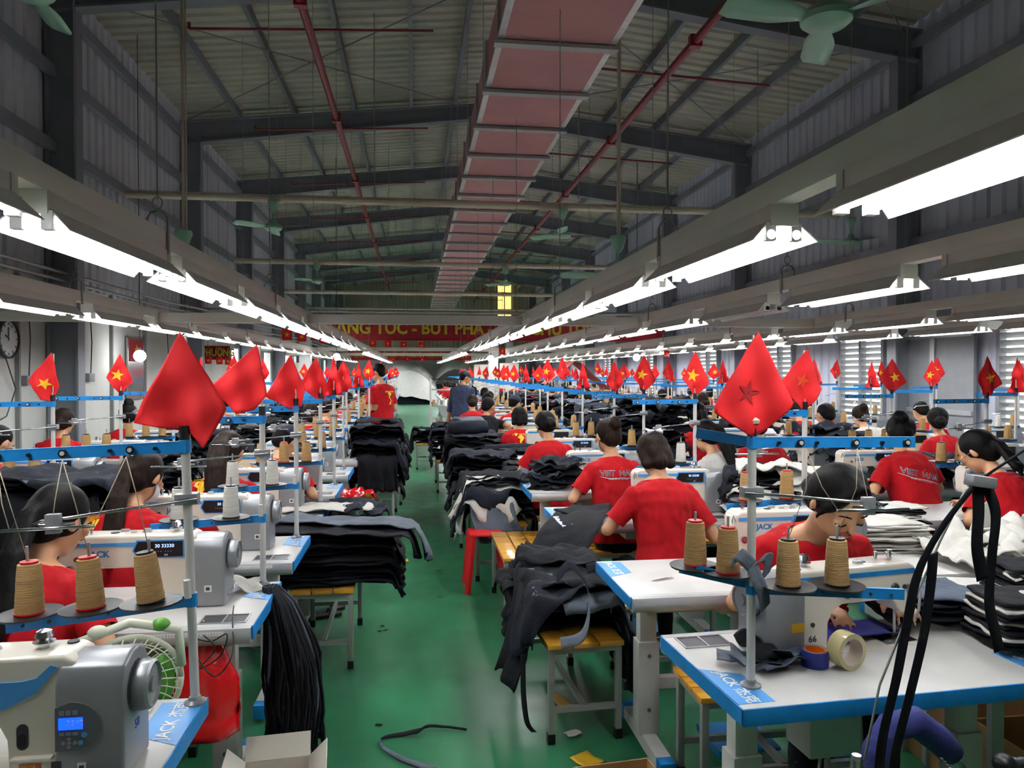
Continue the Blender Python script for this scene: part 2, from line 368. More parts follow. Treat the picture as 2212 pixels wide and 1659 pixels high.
for s_ in (-1, 1):
    lf = MB().b2((-.02, s_*.01, .05), (.02, s_*.75, 2.25)).obj('door_leaf', gate, d)
    for z in (.1, 1.15, 2.2): MB().b2((-.05, s_*.02, z-.03), (-.02, s_*.74, z+.03)).obj('rail', alu, d)
    MB().b2((-.05, s_*.02-.02, .05), (-.02, s_*.02+.03, 2.25)).obj('stile', alu, d)
# end wall with daylight openings
ew = struct(corr((XR, YF, 3.0), (-1, 0, 0), (0, 0, 1), XR-XL, 4.6, .25, .03, 'wall_far', walle))
struct(MB().b2((XL, YF-.1, 0), (XR, YF, 3.0)).obj('wall_far', wallw))
struct(corr((XL, YN, 0), (1, 0, 0), (0, 0, 1), XR-XL, 7.6, .25, .03, 'wall_near', walle))
yel = bpy.data.materials.new('yellow_skylight'); yel.use_nodes = True; n_ = yel.node_tree; pb = n_.nodes['Principled BSDF']
pb.inputs['Base Color'].default_value = lin('#f2c860'); pb.inputs['Emission Color'].default_value = lin('#ffd77a'); pb.inputs['Emission Strength'].default_value = 1.1
wsk = bpy.data.materials.new('white_skylight'); wsk.use_nodes = True; pb = wsk.node_tree.nodes['Principled BSDF']
pb.inputs['Emission Color'].default_value = (1, .98, .93, 1); pb.inputs['Emission Strength'].default_value = 3
for k, (x0, y0, x1, y1, m) in enumerate([(1074, 598, 1105, 688, yel), (749, 595, 779, 607, wsk), (596, 628, 620, 672, wsk)]):
    a = aty(x0, y0, YF-.06); c = aty(x1, y1, YF-.06)
    wn = thing('window_%d' % (k+7), None, None, ((a.x+c.x)/2, YF-.07, c.z)); wn['kind'] = 'structure'; W = (c.x-a.x)/2; H = a.z-c.z
    b = MB()
    for x in (-W, 0, W): b.b2((x-.03, -.03, 0), (x+.03, .03, H))
    b.b2((-W, -.03, -.04), (W, .03, 0)); b.b2((-W, -.03, H), (W, .03, H+.04)); b.b2((-W, -.03, H*.6), (W, .03, H*.6+.04)); b.obj('window_frame', framem, wn)
    for s_ in (-1, 1): MB().b2((min(0, s_*W), -.01, 0), (max(0, s_*W), .01, H)).obj('pane', m, wn)
# ================================================================== OVERHEAD
DZ, DX0, DX1 = 4.78, .80, 1.86
dt = thing('air_duct', 'long pink insulated air duct with metal flanges hanging below the roof ridge', 'duct', (0, 0, DZ))
y = 3.3; k = 0
while y < 36:
    MB().b2((DX0, y+.03, 0), (DX1, y+1.17, .5)).obj('duct_panel', duct, dt, bevel=0)
    b = MB()
    for x in (DX0, DX1): b.b2((x-.03, y+.03, -.004), (x+.03, y+1.17, .03)); 
    for yy in (y+.05, y+1.15): b.b2((DX0, yy-.02, -.003), (DX1, yy+.02, .02))
    b.obj('foil_tape', foil, dt)
    MB().b2((DX0-.06, y-.07, -.05), (DX1+.06, y+.03, -.015)).b2((DX0-.03, y-.03, -.015), (DX1+.03, y+.03, .52)).obj('flange', ductst, dt)
    for x in (DX0-.05, DX1+.05):
        if k % 2 == 0: MB().cyl((x, y-.02, -.04), (x, y-.02, rz_at(x)-DZ-.1), .005, n=5).obj('hanger_rod', ductst, dt)
    y += 1.2; k += 1
# red sprinkler mains and branches
for n_, x, z, tx in ((0, -1.33, 6.1, 'left'), (1, 3.55, 5.9, 'right')):
    t = thing('fire_pipe', 'red sprinkler main pipe running along the %s roof slope' % tx, 'pipe', (x, 0, z))
    MB().cyl((0, YN+.15, 0), (0, 44.5, 0), .055, n=10).obj('main_pipe', redpipe, t)
    for q in range(10):
        yb = 6.2+q*4.1; b = MB()
        b.cyl((-1.6, yb, .12), (1.6, yb, .28 if n_ == 0 else -.02), .018, n=6); b.cyl((-1.6, yb, .12), (-1.6, yb, .2), .022, n=6)
        b.obj('branch_pipe', redpipe, t)
        MB().box((0, yb-1.2, 0), (.15, .1, .15)).obj('coupling', redpipe, t)
# roof wire bracing
for q, (y0, s_) in enumerate([(5.2, 0), (10.4, 1), (5.2, 2), (10.4, 3)]):
    xa, xb = ((-4.4, 1.0), (1.9, 7.1))[q//2]
    b = MB()
    b.cyl((xa, y0, rz_at(xa)-.3), (xb, y0+4.85, rz_at(xb)-.3), .011, n=5).cyl((xa, y0+4.85, rz_at(xa)-.3), (xb, y0, rz_at(xb)-.3), .011, n=5)
    tag(b.obj('bracing_wire', framem), ['crossed bracing wires under the left roof slope, near bay', 'crossed bracing wires under the left roof slope, far bay', 'crossed bracing wires under the right roof slope, near bay', 'crossed bracing wires under the right roof slope, far bay'][q], 'wire')
# cross pipes carrying fans
for k, y in enumerate((11.6, 18.2, 25.0, 31.5)):
    b = MB(); b.cyl((XL+.4, y, 4.32), (XR-.4, y, 4.32), .06, n=12)
    t = thing('cross_pipe', 'brassy round cross pipe under the roof, %s from the camera' % ORD[k], 'pipe', (0, 0, 0)); b.obj('pipe', pipe, t)
    for x in range(-4, 8): MB().cyl((x-.02, y, 4.32), (x+.02, y, 4.32), .068, n=10).obj('joint', pipe, t)
    for x in (-3.4, -.6, 2.6, 5.6): MB().cyl((x, y, 4.46), (x, y, rz_at(x)-.1), .008, n=5).obj('hanger_rod', steel, t)
for k, (y, z) in enumerate(((8.2, 2.27), (21.0, 2.33), (27.0, 2.33), (33.0, 2.33))):
    b = MB().b2((XL+.05, y-.04, z-.05), (XR-.1, y+.04, z+.05))
    tag(b.obj('cross_beam', lampm), 'beige cross beam carrying the lamp rows, %s from the camera' % ORD[k], 'beam')
for k, (y, z) in enumerate(((15.6, 2.95), (16.8, 2.9), (17.8, 2.85))):
    tag(MB().cyl((XL+.3, y, z), (4.9, y, z), .035, n=8).obj('cross_conduit', steel), 'thin steel conduit crossing above the large banner, %s of three' % ORD[k], 'conduit')
for k, (dz, dx) in enumerate(((0, .22), (-.1, .22), (-.28, .3), (-.36, .3))):
    tag(MB().tube([(XL+dx, 1, 2.95+dz), (XL+dx, 14, 2.95+dz), (XL+dx+1.3, 22, 2.9+dz), (XL+dx+1.5, 30, 2.85+dz)], .022, 7).obj('conduit', steel), 'grey steel conduit along the left wall, %s from the top' % ORD[k], 'conduit')
# ceiling fans
def fan_proto(name, tube):
    t = thing(name, '', 'fan')
    MB().cyl((0, 0, .42), (0, 0, .42+tube), .016, n=8).cyl((.03, 0, .42), (.03, 0, .42+tube), .008, n=6).obj('drop_rod', pipe, t)
    MB().lathe([(.015, .25), (.05, .29), (.085, .39), (.08, .42), (.02, .43)], n=14).obj('canopy', mint, t, smooth='auto')
    MB().cyl((0, 0, .1), (0, 0, .27), .014, n=8).obj('down_rod', mint, t)
    MB().lathe([(.015, .16), (.05, .13), (.06, .08), (.115, .06), (.135, .03), (.13, 0), (.1, -.025), (.03, -.035)], n=20).obj('motor', mint, t, smooth='auto')
    for k in range(3):
        a = 2*PI*k/3+.3; ca, sa = math.cos(a), math.sin(a)
        def f(u, v, ca=ca, sa=sa):
            r = .12+v*.48; wd = (.035+.045*min(1, v*3))*(1 if v < .93 else .75); s_ = (u-.5)*2*wd; z = .02+s_*.28
            return (r*ca-s_*sa, r*sa+s_*ca, z)
        MB().cloth(f, 3, 8, .004).obj('blade', mint, t, smooth=True)
    return t
fl_ = Proto(fan_proto('ceiling_fan', 3.6)); fs_ = Proto(fan_proto('ceiling_fan', .1))
for k, (px, py, y, p, lb) in enumerate([(397, 592, 7.6, fl_, 'mint green ceiling fan on a long drop rod over the left tables'), (1335, 600, 7.3, fl_, 'mint green ceiling fan on a long drop rod right of the duct'),
        (590, 508, 11.5, fs_, 'mint green ceiling fan under the nearest cross pipe, left of the duct'), (1216, 522, 11.5, fs_, 'mint green ceiling fan under the nearest cross pipe, right of the duct'),
        (1838, 524, 11.5, fs_, 'mint green ceiling fan in front of the right wall'), (685, 608, 18.1, fs_, 'small mint ceiling fan under the second cross pipe, left side'),
        (1092, 612, 18.1, fs_, 'small mint ceiling fan in front of the yellow skylight'), (1785, 48, 3.7, fl_, 'large mint ceiling fan at the top of the picture, nearest the camera'), (70, -12, 5.2, fl_, 'mint ceiling fan whose motor just shows in the top left corner')]):
    P = aty(px, py, y); z = P.z
    if p is fs_: z = 4.26-.42
    o = p.put((P.x, P.y, z), rz=k*.7+(.15 if k == 7 else 0), label=lb, group='mint ceiling fans')
# lamp rows
def lamp_proto(name, lit, near=True):
    t = thing(name, '', 'lamp')
    MB().b2((-.045, 0, .055), (.045, 1.22, .115)).b2((-.05, -.006, .04), (.05, .03, .115)).b2((-.05, 1.19, .04), (.05, 1.226, .115)).obj('lamp_body', lampm, t, bevel=.003 if near else 0)
    b = MB()
    for s_ in (-1, 1):
        b.add([(s_*.05, .01, .056), (s_*.05, 1.21, .056), (s_*.115, 1.23, -.012), (s_*.115, -.012, -.012), (s_*.05, .01, .06), (s_*.05, 1.21, .06), (s_*.118, 1.23, -.01), (s_*.118, -.012, -.01)],
              [(0, 1, 2, 3), (7, 6, 5, 4), (0, 4, 5, 1), (1, 5, 6, 2), (2, 6, 7, 3), (3, 7, 4, 0)])
    b.b2((-.05, .01, .05), (.05, 1.21, .056)); b.obj('reflector', refl, t)
    for s_ in (-1, 1):
        if near:
            for yy in (.0, 1.19): MB().box((s_*.045, yy+.015, .022), (.036, .03, .06)).cyl((s_*.045, yy, .012), (s_*.045, yy+.03, .012), .019, n=10).obj('socket', refl, t, bevel=.002)
        MB().cyl((s_*.045, .03, .012), (s_*.045, 1.19, .012), .013 if lit else .013, n=8).obj('tube', tubem if lit else tubeo, t, smooth='auto')
    return t
LZ = 2.15
lp = Proto(lamp_proto('tube_lamp', True)); lf_ = Proto(lamp_proto('tube_lamp', True, False)); lo_ = Proto(lamp_proto('tube_lamp', False))
rows = [(-4.0, 9.0, 1.6, 26, 'row nearest the left wall', 0), (-2.69, 3.6, 1.48, 36, 'row over the wall-side tables', 1), (-1.175, 1.13, 1.345, 40, 'row left of the aisle', 1), (1.235, 1.0, 1.36, 40, 'row right of the aisle', 1),
        (2.58, 2.12, 1.48, 38, 'second row right of the aisle', 1), (4.7, 4.75, 1.49, 36, 'third row right of the aisle', 1), (6.15, 5.85, 1.5, 36, 'fourth row right of the aisle', 1)]
for x, y0, st, ye, nm, on in rows:
    if not on: continue
    t = thing('lamp_trunking', 'beige trunking beam of the lamp %s' % nm, 'beam', (x, 0, LZ+.115))
    MB().b2((-.04, y0-1.7, 0), (.04, ye, .085)).obj('channel', lampm, t, bevel=.004)
    y = y0-.2; q = 0
    while y < ye-1:
        if y < 16 and y > -5:
            b = MB().b2((-.05, y-.012, -.02), (-.042, y+.012, .14)).b2((.042, y-.012, -.02), (.05, y+.012, .14)).tube([(-.046, y, .14), (-.03, y, .17), (0, y, .18), (.03, y, .17), (.046, y, .14)], .005, 5)
            b.tube([(.022*math.cos(a), y, .215+.028*math.sin(a)) for a in [PI*2*i/12 for i in range(13)]], .004, 5).obj('hook', steel, t)
        MB().cyl((0, y, .23), (0, y, min(rz_at(x)-.1-LZ-.1, 4.8)), .004, n=5).obj('hanger_wire', steel, t); y += st*2; q += 1
    y = y0; q = 0
    while y < ye-1.3:
        if abs(x) < 1.3 and 15.2 < y < 17.5: y += st; continue
        off = (x > 2 and x < 3 and q in (2,)) 
        (lo_ if off else lp if y < 10 else lf_).put((x, y-(.2 if q == 0 and x == 1.235 else 0), LZ), label='%s tube lamp, %s from the camera in the %s' % ('unlit' if off else 'glowing', ORD[q], nm), group='tube lamps in the '+nm).scale = (1, .955, 1)
        y += st; q += 1
# bulbs hung on short leads
for k, (px, py, y) in enumerate([(727, 771, 19), (1060, 774, 21), (1375, 772, 18), (302, 769, 12)]):
    P = aty(px, py, y); t = thing('bulb', ['glowing round bulb above the left aisle row', 'glowing round bulb left of the far pillar', 'glowing round bulb below the right lamp rows', 'glowing bulb in front of the left wall mirror'][k], 'bulb', P)
    MB().ell((0, 0, 0), (.09, .09, .09)).obj('glass', bulbm, t, smooth=True); MB().cyl((0, 0, .07), (0, 0, rz_at(P.x)-.1-P.z), .006, n=6).cyl((0, 0, .06), (0, 0, .13), .03, n=8).obj('socket', dgrey, t)
# banners
def ban(name, lb, pa, pb, y, txt, fs, m=banner, my=bannery, sx=1):
    a = aty(*pa, y); c = aty(*pb, y); W = c.x-a.x; H = a.z-c.z
    t = thing(name, lb, 'banner', ((a.x+c.x)/2, y, c.z)); b = MB()
    b.cloth(lambda u, v: ((u-.5)*W, .02*math.sin(u*23)+.01*math.sin(u*51), v*H), 40, 2, .004); b.obj('sheet', m, t)
    for s_ in (0, 1): MB().cyl((-W/2, 0, H*s_), (W/2, 0, H*s_), .015, n=6).obj('edge_batten', redp, t)
    text(txt, fs, my, t, TM((0, -.05, H*.5), PI/2), ext=.002, bold=fs*.035, sx=sx); return t
bn = ban('banner', 'long red banner with yellow slogan letters across the hall', (655, 683), (1432, 738), 20, 'TĂNG TỐC - BỨT PHÁ - LÀM CHỦ TƯƠNG LAI', .44, sx=.93)
ban('banner', 'small red banner with yellow slogan at the far end', (752, 756), (1018, 778), 32, 'VỮNG KỶ NGUYÊN MỚI - KỶ NGUYÊN VƯƠN MÌNH DÂN TỘC', .26, sx=.66)
ban('banner', 'short red banner with yellow letters near the left wall', (398, 748), (497, 776), 16.5, 'MAY - PHƯƠNG', .22, sx=.72)
for k, (px, py, y) in enumerate([(652, 738, 17), (700, 742, 17), (745, 746, 20), (772, 748, 21), (805, 749, 22), (838, 750, 23), (872, 752, 24), (910, 754, 24), (620, 735, 15), (423, 785, 16), (450, 786, 16), (474, 787, 16), (493, 788, 16), (822, 779, 30), (850, 780, 30), (880, 780, 30), (912, 781, 30), (1085, 766, 15), (1440, 770, 17)]):
    P = aty(px, py, y); s_ = .2 if k < 9 else .13
    t = thing('hanging_flag', 'small red star flag hanging on a string, %s of the bunting' % ORD[k], 'flag', P, group='bunting of little flags')
    MB().cloth(lambda u, v: ((u-.5)*s_, .01*math.sin(u*7), v*s_*1.1), 3, 2, .002).obj('cloth', flagm, t); MB().prism(star(0, s_*.55, s_*.28), -.012, -.006).obj('star', starm, t)
    MB().cyl((0, 0, s_*1.1), (0, 0, max(s_*1.1+.3, (rz_at(P.x)-.05-P.z) if P.x > XL else .3)), .004, n=4).obj('string', rope, t)
# wall clock, mirror, boxes on left wall
P = aty(12, 732, 9.05); t = thing('wall_clock', 'round dark-rimmed clock on the left wall', 'clock', (XL+.02, P.y, P.z), rz=PI/2)
MB().lathe([(.2, 0), (.225, .01), (.225, .05), (.205, .055), (.2, .03)], axis='x', n=28).obj('rim', dgrey, t).rotation_euler = (0, 0, -PI/2)
o = MB().lathe([(.205, .02), (.2, .032)], axis='x', n=28).obj('face', clockf, t); o.rotation_euler = (0, 0, -PI/2)
MB().b2((-.008, -.04, -.02), (.008, -.035, .13)).obj('minute_hand', black, t); MB().box((-.03, -.04, .02), (.09, .006, .012), rot=(0, .5, 0)).obj('hour_hand', black, t)
for k in range(12):
    a = PI*k/6; MB().box((.17*math.sin(a), -.038, .17*math.cos(a)), (.01, .005, .03), rot=(0, a, 0)).obj('hour_mark', black, t)
tag(MB().tube([(XL+.05, 9.0, 1.85), (XL+.05, 9.2, 1.5), (XL+.05, 9.0, 1.2), (XL+.05, 8.6, 1.1)], .008, 6).obj('cable', dgrey), 'grey cable hanging below the wall clock', 'cable')
P = atx = aty(290, 780, 12.95); t = thing('wall_poster', 'tall framed mirror with a red notice on the left wall', 'frame', (XL+.03, 12.9, 1.25))
MB().b2((0, -.35, 0), (.03, .35, 1.0)).obj('frame', mat('mirror_glass', '#9fa3a5', .12, metal=.7), t); MB().b2((.03, -.3, .62), (.04, .3, .97)).obj('red_notice', banner, t); MB().prism([(y_, z_+.8) for y_, z_ in star(0, 0, .1)], .04, .045, 'x').obj('star', starm, t)
for k, (y, z, s_) in enumerate(((9.5, 1.6, .16), (11.2, 1.62, .18), (14.5, 1.5, .3), (6.7, 1.45, .12))):
    t = thing('socket_box', 'small grey %s on the left wall' % ['socket box above the first wall-side table', 'socket box behind the second wall-side flag', 'fuse box beside the red notice', 'socket box near the left picture edge'][k], 'socket', (XL+.01, y, z))
    MB().b2((0, -s_/2, -s_/3), (.06, s_/2, s_/3)).obj('box', gate, t, bevel=.004); MB().tube([(.04, 0, s_/3), (.05, .02, .5), (.03, 0, 1.1)], .008, 5).obj('wire', dgrey, t)
# ================================================================== WORKSTATION PARTS
TL, TD, TH = 1.12, .6, .78
def rounded(w, d, r, n=4, cx=0, cy=0):
    ps = []
    for sx, sy, a0 in ((1, 1, 0), (-1, 1, 90), (-1, -1, 180), (1, -1, 270)):
        for k in range(n+1): a = R(a0+90*k/n); ps.append((cx+sx*(w/2-r)+r*math.cos(a), cy+sy*(d/2-r)+r*math.sin(a)))
    return ps
def table_proto(name='sewing_table', near=True, w=TL, wood_edge=False, plain=False):
    t = thing(name, '', 'table')
    MB().b2((-w/2+.004, -TD/2+.03, TH-.032), (w/2-.004, TD/2-.004, TH)).obj('table_top', white, t, bevel=.003 if near else 0)
    em = woodb if wood_edge else blue
    b = MB()
    for s_ in (-1, 1): b.b2((s_*w/2, -TD/2+.02, TH-.05), (s_*(w/2-.008), TD/2, TH-.001))
    b.b2((-w/2, TD/2-.008, TH-.05), (w/2, TD/2, TH-.001)); b.obj('edge_band', em, t, bevel=.003 if near else 0)
    MB().prism([(-TD/2-.004, TH-.03), (-TD/2+.006, TH-.004), (-TD/2+.045, TH+.001), (-TD/2+.045, TH-.06), (-TD/2+.01, TH-.062), (-TD/2-.002, TH-.05)], -w/2+.008, w/2-.008, 'x').obj('front_rail', alu, t, smooth='auto')
    if near and not plain:
        rl = MB().box((.28, -TD/2+.001, TH-.018), (.36, .003, .014), rot=(R(-20), 0, 0)); o = rl.obj('ruler', white, t)
        b = MB()
        for k in range(34): b.box((.11+k*.0103, -TD/2-.0005, TH-.019), (.0016, .003, .005+.004*(k % 5 == 0)), rot=(R(-20), 0, 0))
        b.obj('ruler_marks', dgrey, o)
        for s_ in (-1, 1):
            o = MB().prism([(s_*w/2*.995, .02), (s_*w/2*.995, .27), (s_*(w/2-.115), .27), (s_*(w/2-.115), .08)][::s_], TH+.0002, TH+.0012, 'z').obj('sticker', lblue, t)
            text('JACK 杰克', .048, wink, o, TM((s_*(w/2-.052), .16, TH+.0015), rz=PI/2*s_), bold=.0008)
        b = MB().b2((w/2-.2, -TD/2+.06, TH-.004), (w/2-.04, -TD/2+.15, TH+.001)); b.obj('tray_floor', dgrey, t)
        b = MB().b2((w/2-.205, -TD/2+.055, TH), (w/2-.035, -TD/2+.06, TH+.004)).b2((w/2-.205, -TD/2+.15, TH), (w/2-.035, -TD/2+.155, TH+.004))
        for q in range(3): b.b2((w/2-.205+q*.0825, -TD/2+.055, TH), (w/2-.2+q*.0825, -TD/2+.155, TH+.004))
        b.obj('tray_rim', alu, t)
    for s_ in (-1, 1):
        x = s_*(w/2-.16); g = MB().b2((x-.038, -.03, .4), (x+.038, .03, TH-.05)).obj('leg', white, t, bevel=.003 if near else 0)
        MB().b2((x-.048, -.042, .09), (x+.048, .042, .5)).obj('leg_sleeve', white, g, bevel=.003 if near else 0)
        MB().b2((x-.05, -.23, TH-.065), (x+.05, .22, TH-.034)).obj('bracket', alu, g)
        if near:
            b = MB()
            for z in (.2, .42): b.cyl((x-s_*.052, .0, z), (x-s_*.048, .0, z), .009, n=8)
            for z in (.2, .44): b.cyl((x, -.048, z), (x, -.042, z), .009, n=8)
            b.obj('bolt', chrome, g)
        ft = MB().b2((x-.032, -.24, .035), (x+.032, .24, .09)).obj('foot', white, t)
        for q in (-1, 1): MB().b2((x-.034, q*.24, .025), (x+.034, q*.30, .092)).obj('foot_cap', blue, ft, bevel=.004 if near else 0)
    MB().b2((-w/2+.16, -.02, .28), (w/2-.16, .02, .33)).obj('crossbar', white, t)
    if near and not plain:
        MB().b2((-.14, -.2, .06), (.14, .06, .075)).b2((-.14, -.2, .045), (-.12, .06, .06)).obj('pedal', blue, t, bevel=.003)
        MB().b2((.02, -.08, TH-.3), (.2, .06, TH-.06)).obj('control_box', alu, t, bevel=.008)
        MB().b2((-.12, -.16, TH-.13), (.0, .02, TH-.05)).obj('knee_lever_box', white, t, bevel=.005)
        MB().tube(crv([(.1, 0, TH-.3), (.08, 0, .3), (.0, -.03, .1)]), .008, 6).tube(crv([(.12, 0, TH-.3), (.2, .05, .32), (.36, .02, .25), (.38, .0, .5)]), .006, 6).obj('cable', rope, t)
    return t
BODY = [(.2, 0), (.2, .272), (.175, .285), (-.27, .285), (-.295, .272), (-.305, .25), (-.3, .125), (-.285, .105), (-.24, .105), (-.225, .125), (-.205, .158), (-.0, .158), (.035, .14), (.055, .1), (.06, 0)]
def machine_proto(name='sewing_machine', kind='A', near=True, cream=paint):
    t = thing(name, '', 'sewing machine')
    MB().prism(BODY, -.058, .058).obj('machine_body', cream, t, bevel=.011 if near else 0, seg=3, fix=True)
    MB().b2((-.3, -.085, -.002), (.08, .085, .003)).obj('bed_plate', cream, t)
    MB().b2((-.3, -.07, .003), (-.17, .07, .006)).obj('needle_plate', chrome, t)
    b = MB().b2((.165, -.078, .002), (.305, .082, .2)); b = MB().prism([(-.078, .002), (.082, .002), (.082, .225), (.06, .262), (.02, .278), (-.02, .278), (-.06, .262), (-.078, .225)], .165, .31, 'x')
    mh = b.obj('motor_housing', ggrey, t, bevel=.009 if near else 0, seg=3, fix=True)
    MB().lathe([(.03, .305), (.054, .312), (.058, .322), (.056, .345), (.05, .35), (.046, .343), (.02, .343), (.018, .35)], c=(0, 0, .19), axis='x', n=20).obj('hand_wheel', ggrey, t, smooth='auto')
    MB().lathe([(.06, .0), (.056, .008)], c=(.309, 0, .19), axis='x', n=18).obj('wheel_recess', dgrey, t)
    if not near:
        MB().b2((.0, -.062, .185), (.16, -.058, .262)).obj('display', black, t); MB().b2((-.29, -.061, .25), (.0, -.058, .266)).b2((-.29, .058, .25), (.2, .061, .266)).obj('stripe', blue, t); return t
    # moving bits
    b = MB().cyl((-.262, -.0, .115), (-.262, 0, .03), .004, n=6).cyl((-.262, 0, .05), (-.262, 0, .004), .0012, n=5).cyl((-.245, .02, .115), (-.245, .02, .02), .005, n=6).box((-.255, .0, .015), (.03, .03, .012)); b.obj('needle_bar', chrome, t)
    MB().cyl((-.262, -.058, .16), (-.262, -.075, .16), .016, n=12).cyl((-.262, -.075, .16), (-.262, -.09, .16), .005, n=8).cyl((-.235, -.058, .2), (-.235, -.072, .2), .01, n=10).obj('tension_dial', chrome, t, smooth='auto')
    MB().tube([(-.3, -.03, .22), (-.312, -.05, .24), (-.31, -.06, .27), (-.3, -.062, .24)], .003, 5).obj('take_up_lever', chrome, t)
    MB().cyl((-.24, 0, .285), (-.24, 0, .32), .008, n=8).cyl((-.24, 0, .305), (-.24, 0, .31), .014, n=8).cyl((-.2, -.02, .285), (-.2, -.02, .31), .006, n=8).obj('thread_post', chrome, t)
    MB().cyl((.11, 0, .283), (.11, 0, .297), .011, n=10).lathe([(.022, .297), (.024, .301), (.01, .303), (.012, .31), (.02, .312), (.016, .325), (.004, .33)], c=(.11, 0, 0), n=14).obj('bobbin_winder', chrome, t, smooth='auto')
    MB().box((.0, .0, .292), (.035, .02, .016), taper=.6).box((-.09, .02, .29), (.03, .014, .01)).cyl((-.05, 0, .28), (-.05, 0, .289), .012, n=10).obj('thread_guide', alu, t)
    MB().cyl((-.12, -.0, .284), (-.12, 0, .288), .016, n=12).cyl((.16, .03, .284), (.16, .03, .289), .013, n=10).obj('rubber_plug', black, t)
    # back side: lifting lever, tension unit, plugs
    MB().tube([(-.29, .06, .2), (-.29, .085, .19), (-.27, .1, .13), (-.255, .1, .1)], .005, 6).box((-.275, .07, .19), (.03, .02, .04)).obj('lifting_lever', ggrey, t)
    b = MB()
    for x in (-.06, -.03, 0): b.cyl((x, .058, .2), (x, .075, .2), .012, n=10).cyl((x, .075, .2), (x, .08, .2), .016, n=10)
    b.obj('tension_unit', chrome, t)
    b = MB().lathe([(.018, 0), (.014, .006)], c=(-.21, .059, .2), axis='y', n=12)
    for x, z, r in ((-.25, .2, .009), (.1, .24, .007), (-.14, .19, .005), (.12, .1, .008)): b.cyl((x, .057, z), (x, .062, z), r, n=8)
    b.obj('screw_cap', dgrey, t)
    MB().b2((-.29, .058, .248), (.19, .061, .264)).obj('back_stripe', blue, t)
    MB().b2((.17, .082, .09), (.22, .084, .12)).obj('warning_label', yellow, t)
    if kind == 'A':
        MB().b2((-.285, -.061, .243), (-.02, -.058, .258)).obj('stripe', lblue, t)
        p = MB().prism([(-.035, .225), (-.015, .196), (.16, .196), (.16, .266), (-.02, .266)], -.064, -.058).obj('display_panel', lblue, t)
        MB().prism([(-.028, .227), (-.01, .201), (.152, .201), (.152, .261), (-.014, .261)], -.067, -.063).obj('display', black, p, fix=True)
        text('30 33330', .019, mat('led_text', '#9db8ff', .4, emit=1.5), p, TM((.085, -.0675, .243), PI/2)); text('▪ ▪ ▪ ▪   ▪ ▪ ▪', .012, ink, p, TM((.075, -.0675, .222), PI/2)); text('A4', .012, wink, p, TM((.09, -.0675, .208), PI/2))
        text('JACK', .034, blue, t, TM((-.16, -.0585, .214), PI/2), bold=.001)
        MB().b2((.235, -.08, .06), (.262, -.078, .085)).obj('plate', wink, mh); MB().b2((.241, -.081, .066), (.256, -.0795, .079)).obj('plate_mark', dgrey, mh)
    if kind == 'N':
        band = [(-.3, .236), (-.3, .198), (-.18, .165), (-.06, .155), (.0, .125), (.03, .13), (.13, .19), (.165, .235), (.175, .262), (.15, .255), (.1, .232), (.06, .228)]
        MB().prism([(-.3, .232), (-.3, .2), (-.12, .172), (-.05, .148), (-.03, .147), (.06, .175), (.12, .205), (.165, .262), (.15, .266), (.12, .238), (.09, .232)], -.0615, -.057).obj('blue_band', lblue, t, fix=True)
        text('58720J', .03, wink, t, TM((-.015, -.062, .203), PI/2), bold=.0008)
        MB().prism(rounded(.024, .058, .012, cx=.09, cy=.108), -.0605, -.056).obj('oil_window', dgrey, t, fix=True)
        MB().prism(rounded(.018, .03, .008, cx=.09, cy=.1), -.062, -.058).obj('oil_glass', black, t, fix=True)
        MB().b2((.07, -.075, .058), (.155, -.056, .066)).obj('drip_ledge', cream, t, bevel=.003)
        lb = MB().b2((.082, -.0605, .002), (.128, -.057, .046)).obj('orange_label', orange, t)
        MB().add([(.089, -.061, .033), (.101, -.061, .033), (.095, -.061, .043)], [(0, 1, 2)]).add([(.108, -.061, .033), (.12, -.061, .033), (.114, -.061, .043)], [(0, 1, 2)]).b2((.086, -.0612, .018), (.124, -.0606, .030)).b2((.088, -.0612, .005), (.102, -.0606, .013)).b2((.108, -.0612, .005), (.122, -.0606, .013)).obj('label_print', mat('label_print', '#e9c9a0', .6), lb)
        dc = [(.168+.0, .085)]
        arc = [(.2+.064*math.cos(a), .135+.055*math.sin(a)) for a in [R(-75+165*k/12) for k in range(13)]]
        pn = MB().prism([(.168, .082)]+arc+[(.168, .178)], -.083, -.076).obj('control_panel', mat('panel_grey', '#63676d', .4), mh, fix=True)
        MB().b2((.176, -.085, .13), (.226, -.082, .156)).obj('screen', lcd, mh)
        text('2222', .018, wink, mh, TM((.21, -.0855, .144), PI/2))
        b = MB()
        for x in (.182, .196, .21): b.b2((x-.005, -.0842, .162), (x+.005, -.083, .172)).b2((x-.005, -.0842, .117), (x+.005, -.083, .124))
        for a in range(5): b.cyl((.197+.012*math.cos(a*1.57)*(a < 4), -.083, .1+.009*math.sin(a*1.57)*(a < 4)), (.197+.012*math.cos(a*1.57)*(a < 4), -.0845, .1+.009*math.sin(a*1.57)*(a < 4)), .004, n=8)
        b.obj('keys', ink, mh)
        b = MB().cyl((.229, -.083, .117), (.229, -.0848, .117), .006, n=12).cyl((.221, -.083, .1), (.221, -.0848, .1), .005, n=12).obj('blue_key', lblue, mh)
        MB().b2((.212, -.08, .028), (.23, -.0785, .052)).obj('plate', wink, mh); MB().b2((.216, -.081, .036), (.226, -.08, .047)).obj('plate_mark', dgrey, mh)
        MB().b2((.158, -.08, .0), (.178, -.077, .058)).obj('slot', black, mh)
        text('3', .035, bink, t, TM((-.03, -.02, .2856), rz=PI/2)); text('58', .03, bink, mh, TM((.3105, .0, .1), PI/2, 0, PI/2))
